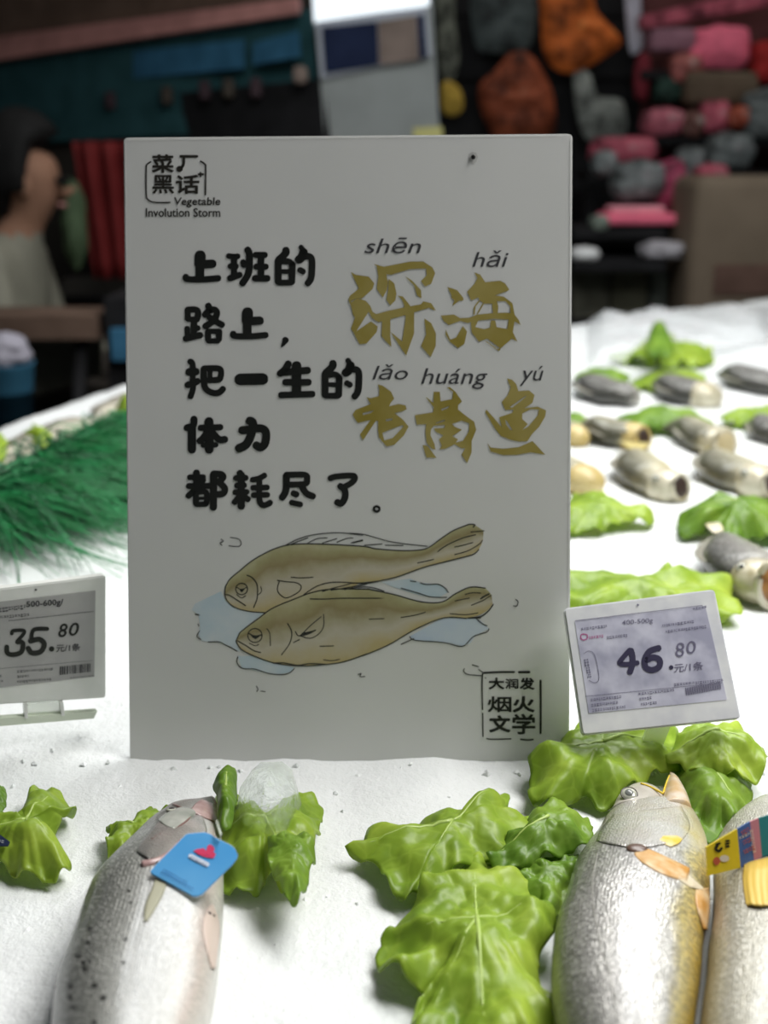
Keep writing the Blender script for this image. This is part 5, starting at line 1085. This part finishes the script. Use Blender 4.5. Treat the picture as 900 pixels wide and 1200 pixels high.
# black rack with hanging packages
YK = 3.68
rk = thing('black_rack', (at(630, 300, YK).x, YK, 0), 'black display rack standing right of the grey column, packages hanging on it', 'rack')
pslab('back_panel', rect(506, -80, 752, 360), M_black, rk, YK, .04)
for x in (512, 745): a = at(x, 200, YK + .06); bm_obj('post', box((a.x, a.y, .9), (.04, .04, 1.8)), M_black, rk)
bm_obj('foot', box((at(630, 300, YK).x, YK + .02, .02), (.6, .06, .04)), M_black, rk)
for q in (18, 92): a = at(512, q, YK - .03); b = at(748, q, YK - .03); A = tube([a, b], .006, 8); mesh('rail', A[0], A[1], M_black, rk, True)
def pack(name, px, m, label, seed, Y=YK - .075, dep=.03, stripe=None, cat='package', group=None):
    """a crinkled foil bag hanging on the rack"""
    xs_ = [p[0] for p in px]; ys_ = [p[1] for p in px]; c = (sum(xs_) / len(px), sum(ys_) / len(px)); C0 = at(c[0], c[1], Y); root = thing(name, tuple(C0), label, cat, group)
    O = resample(catmull(px, 5, True) + [px[0]], 49)[:-1]; vs = []; fs = []; nr = 7
    for side in (-1, 1):
        o0 = len(vs); vs.append(C0 + V((0, side * dep, 0)))
        for j in range(1, nr + 1):
            for i in range(48):
                p = C0.lerp(at(O[i].x, O[i].y, Y), j / nr); r = j / nr; p = p + V((0, side * dep * math.sqrt(max(0, 1 - r * r)) * (1 + .5 * noise.noise(p * 30 + V((seed, 0, 0)))), 0)); vs.append(p)
        for i in range(48): fs.append((o0, o0 + 1 + i, o0 + 1 + (i + 1) % 48))
        for j in range(nr - 1):
            for i in range(48): a = o0 + 1 + j * 48; fs.append((a + i, a + 48 + i, a + 48 + (i + 1) % 48, a + (i + 1) % 48))
    mesh('bag', vs, fs, m, root, True)
    if stripe:
        mm, q = stripe; pslab('print', q, mm, root, Y - dep - .004, .004)
    return root
pack('foil_package', pts("560,105 582,80 602,58 622,64 640,90 650,120 646,160 600,170 572,150"), M_or2, 'crumpled brown-orange package above the upper edge of the sign', 1)
pack('foil_package', pts("636,-40 690,-40 698,10 728,45 718,60 690,78 662,86 640,70 634,30"), M_or, 'bright orange package in the top row of the black rack', 2)
pack('foil_package', pts("556,-30 624,-30 626,40 612,60 575,62 556,50"), patchy('slate_foil', (0.06, 0.075, 0.075), (0.16, 0.18, 0.18)), 'slate grey package between the column and the orange package', 3, dep=.02)
pack('foil_package', pts("672,88 690,84 700,112 730,118 732,160 700,170 680,150"), patchy('pale_grey_print', (0.22, 0.24, 0.22), (0.30, 0.31, 0.28), 20), 'black package with pale grey print above the sign corner', 4, dep=.02)
pack('patterned_pack', pts("510,-40 530,-40 533,20 538,70 528,96 516,80 512,20"), patchy('pale_pattern', (0.14, 0.15, 0.12), (0.34, 0.35, 0.28), 28), 'narrow pale patterned strip pack right beside the grey column', 5, dep=.012)
pack('yellow_pack', pts("518,98 530,96 541,108 542,128 530,136 518,128"), dk('dull_yellow', (0.45, 0.30, 0.05)), 'small yellow pack low beside the grey column', 6, dep=.012)
pack('white_strip', pts("729,-60 748,-60 751,0 753,52 746,62 738,60 733,10"), dk('white_lilac', (0.50, 0.50, 0.58), 1.1), 'long white strip hanging at the right side of the black rack', 7, dep=.01)
# pink display on the right
YP = 3.45
ds = thing('display_stand', (at(820, 250, YP).x, YP + .2, 0), 'dark stepped display stand on the right, full of pink packages', 'stand')
pslab('back_panel', rect(752, -80, 1010, 250), dk('dull_maroon', (0.10, 0.035, 0.035), 1.6, 6), ds, YP + .18, .03)
pslab('pink_beam', [(752, 18), (900, -14), (1000, -36), (1000, -14), (870, 12), (752, 34)], M_pk2, ds, YP + .05, .06)
fs_ = thing('front_stand', (at(740, 300, 3.1).x, 3.1, 0), 'low black stand with the pink tray right of the sign', 'stand')
for nm, x0, x1, y, Y, dp in (('upper_shelf', 752, 1000, 82, YP + .02, .18), ('middle_shelf', 752, 1000, 160, YP - .05, .20), ('lower_shelf', 690, 1000, 200, YP - .16, .22), ('front_shelf', 672, 780, 268, 2.95, .32), ('bottom_shelf', 672, 780, 306, 2.85, .24)):
    a = at(x0, y, Y); b = at(x1, y, Y); bm_obj(nm, box(((a.x + b.x) / 2, Y + dp / 2, a.z - .012), (b.x - a.x, dp, .024)), M_black, fs_ if x1 < 900 else ds)
a = at(672, 268, 2.95); b = at(780, 268, 2.95)
bm_obj('front_block', box(((a.x + b.x) / 2, 3.25, a.z / 2 - .03), (b.x - a.x, .10, a.z - .06)), M_black, fs_)
a = at(690, 200, 3.3); b = at(1000, 200, 3.3); bm_obj('rear_block', box(((a.x + b.x) / 2, 3.46, a.z / 2 - .03), (b.x - a.x, .28, a.z - .06)), M_black, ds)
def onto(name, x0, y0, x1, y1, Y, m, label, cat, group=None, seed=1, dep=.05, bx_=0.35, amp=.16, fr=2.0):
    a = at(x0, y0, Y); b = at(x1, y1, Y); c = (a + b) / 2; return blob(name, c, (abs(b.x - a.x) / 2, dep, abs(a.z - b.z) / 2), m, label, cat, group, seed, amp, fr, bx_)
onto('pink_package', 808, 30, 876, 86, YP + .08, M_pk, 'large bright pink package on the upper shelf at the right', 'package', seed=11)
onto('mauve_box', 758, 34, 812, 62, YP + .10, M_mauve, 'dull mauve box left of the bright pink package', 'box', seed=12, bx_=.8, amp=.05)
onto('rose_package', 782, 62, 820, 100, YP + .05, patchy('dull_rose', (0.32, 0.10, 0.09)), 'dull rose package under the bright pink one', 'package', seed=13)
onto('brown_basket', 800, 84, 884, 124, YP + .02, dk('brown_basket', (0.11, 0.08, 0.055)), 'brown basket on the right shelf under the pink package', 'basket', seed=14, bx_=.8, amp=.06)
onto('red_package', 884, 48, 925, 100, YP + .02, dk('signal_red', (0.32, 0.02, 0.02)), 'dark red package at the right frame edge', 'package', seed=15, bx_=.7)
onto('dark_figure', 765, 85, 800, 122, YP + .06, dk('bottle_green', (0.02, 0.045, 0.035)), 'dark green bundle on the shelf left of the brown basket', 'bundle', seed=16)
onto('red_pouch', 745, 62, 760, 118, YP + .06, dk('wine_red', (0.16, 0.02, 0.03)), 'narrow wine red pouch beside the black rack', 'pouch', seed=17, dep=.02)
onto('pink_pouch', 752, 126, 800, 162, YP - .02, patchy('old_rose', (0.42, 0.12, 0.16)), 'rose pink pouch on the middle shelf near the rack', 'pouch', seed=18)
onto('pink_pouch', 818, 118, 852, 160, YP - .02, M_pk2, 'dusky pink pouch in the middle of the right shelf', 'pouch', seed=19)
onto('orange_pouch', 850, 124, 874, 152, YP - .04, patchy('rust', (0.32, 0.07, 0.04)), 'small rust red pouch between pink pouch and grey plush toys', 'pouch', seed=20)
onto('brown_pouch', 796, 130, 824, 164, YP - .02, patchy('cocoa', (0.13, 0.06, 0.05)), 'cocoa brown pouch between the pink pouches', 'pouch', seed=26)
onto('grey_toy', 868, 104, 925, 164, YP - .03, M_gy, 'grey plush toy at the right frame edge', 'toy', seed=21)
onto('grey_toy', 826, 156, 880, 202, YP - .12, M_gy, 'grey plush toy in front of the dusky pink pouch', 'toy', seed=22)
onto('grey_toy', 790, 172, 822, 216, YP - .16, M_gy, 'small grey plush toy left of the tan box', 'toy', seed=23)
onto('grey_toy', 716, 188, 778, 236, 3.12, M_gy, 'round grey plush toy above the pink tray', 'toy', seed=24)
onto('pink_pouch', 690, 160, 770, 196, YP - .10, M_pk2, 'long dusky pink pouch right of the sign corner', 'pouch', seed=25)
onto('pink_pouch', 768, 186, 800, 252, 3.16, patchy('raspberry', (0.36, 0.06, 0.12)), 'raspberry pink pouch behind the pink tray', 'pouch', seed=27)
onto('pink_pouch', 812, 192, 850, 226, 3.14, M_pk2, 'dusky pink pouch peeking over the tan box', 'pouch', seed=28)
onto('grey_pouch', 694, 176, 722, 206, 3.14, M_gy, 'small grey pouch at the right edge of the sign', 'pouch', seed=29)
tr = thing('pink_tray', tuple(at(758, 266, 3.00)), 'bright pink tray with raised rim on the dark front shelf', 'tray')
a = at(710, 262, 2.98); b = at(802, 262, 2.98)
bm_obj('tray_body', box(((a.x + b.x) / 2, 3.06, a.z + .010), (b.x - a.x, .16, .028), bev=.010), M_pk, tr)
bm_obj('tray_lining', box(((a.x + b.x) / 2 - .01, 3.07, a.z + .032), ((b.x - a.x) * .7, .10, .02), bev=.008), dk('pale_pink', (0.72, 0.30, 0.36)), tr)
onto('white_bowl', 668, 289, 702, 307, 2.88, M_whi, 'small white bowl close to the right edge of the sign', 'bowl', seed=31, bx_=.2, amp=.03)
onto('grey_bundle', 750, 282, 800, 304, 2.90, dk('pale_grey_bundle', (0.28, 0.27, 0.29)), 'pale grey bundle on the bottom shelf below the pink tray', 'bundle', seed=32)
onto('pale_packet', 692, 252, 712, 270, 2.98, dk('grey_green_packet', (0.16, 0.19, 0.16)), 'small grey-green packet at the left end of the pink tray', 'packet', seed=33)
Y4 = 1.98 + .25
for k, (x0, y0, x1, y1, m) in enumerate(((674, 317, 720, 356, M_olive), (720, 319, 764, 358, dk('moss_grey', (0.10, 0.10, 0.07))), (764, 316, 788, 352, dk('slate_green', (0.06, 0.07, 0.06))))):
    a = at(x0, y0, 2.95); b = at(x1, y0, 2.95); zb_ = at(x0, 375, 2.95).z
    bx2 = thing('dark_carton', ((a.x + b.x) / 2, 3.05, zb_), ('dark olive carton nearest the sign, behind the far edge of the ice', 'moss grey carton in the middle of the dark cartons behind the ice', 'slate green carton left of the tan box behind the ice')[k], 'carton')
    bm_obj('carton', box(((a.x + b.x) / 2, 3.06, (a.z + zb_) / 2), (b.x - a.x - .006, .17, a.z - zb_), bev=.006), m, bx2); bm_obj('flap', box(((a.x + b.x) / 2, 3.00, a.z + .003), ((b.x - a.x) * .8, .05, .006)), M_brown, bx2)
    if k == 0: za = zb_
a = at(668, 300, 2.95); b = at(790, 300, 2.95)
cb = bm_obj('carton_bench', box(((a.x + b.x) / 2, 3.06, za / 2), (b.x - a.x, .20, za)), M_black, org=((a.x + b.x) / 2, 3.06, 0)); prop(cb, 'black bench carrying the dark cartons behind the ice', 'bench')
Y5 = 2.80
a = at(818, 205, Y5); b = at(960, 205, Y5); zt = a.z; zb_ = at(818, 352, Y5).z
tb_ = thing('tan_box', ((a.x + b.x) / 2, Y5 + .13, 0), 'big tan box with rounded top edge at the right, just behind the ice', 'box')
bm_obj('shell', box(((a.x + b.x) / 2, Y5 + .13, zt / 2), (b.x - a.x, .26, zt), bev=.035, seg=5), M_tan, tb_, True)
a2 = at(838, 310, Y5 - .003); b2 = at(950, 345, Y5 - .003); bm_obj('lower_band', box(((a2.x + b2.x) / 2, Y5, (a2.z + b2.z) / 2), (b2.x - a2.x, .012, a2.z - b2.z)), dk('reddish_brown', (0.11, 0.065, 0.05)), tb_)

# crumpled clear film lying on the far ice
vs = []; fs = []; n = 46; m_ = 26
for i in range(n + 1):
    for j in range(m_ + 1):
        p = G(688 + (905 - 688) * i / n, (436 - 30 * i / n) - (58 - 14 * i / n) * j / m_, 0.0); e = min(1, i / 4, (n - i) / 4, j / 4, (m_ - j) / 4)
        p.z = IZ + 0.007 + ice_z(p.x, p.y) + e * (0.012 + 0.022 * abs(noise.noise(V((p.x * 7, p.y * 4, 3)))) + 0.010 * abs(noise.noise(V((p.x * 24, p.y * 9, 1))))); vs.append(p)
for i in range(n):
    for j in range(m_): q = i * (m_ + 1) + j; fs.append((q, q + m_ + 1, q + m_ + 2, q + 1))
o = mesh('plastic_film', vs, fs, mat('clear_film', (0.9, 0.92, 0.93), 0.12, 0, Alpha=0.28), None, True, org=tuple(G(800, 400, 0))); md = o.modifiers.new('thickness', 'SOLIDIFY'); md.thickness = 0.0004
prop(o, 'crumpled clear plastic film over the far right corner of the ice', 'film')
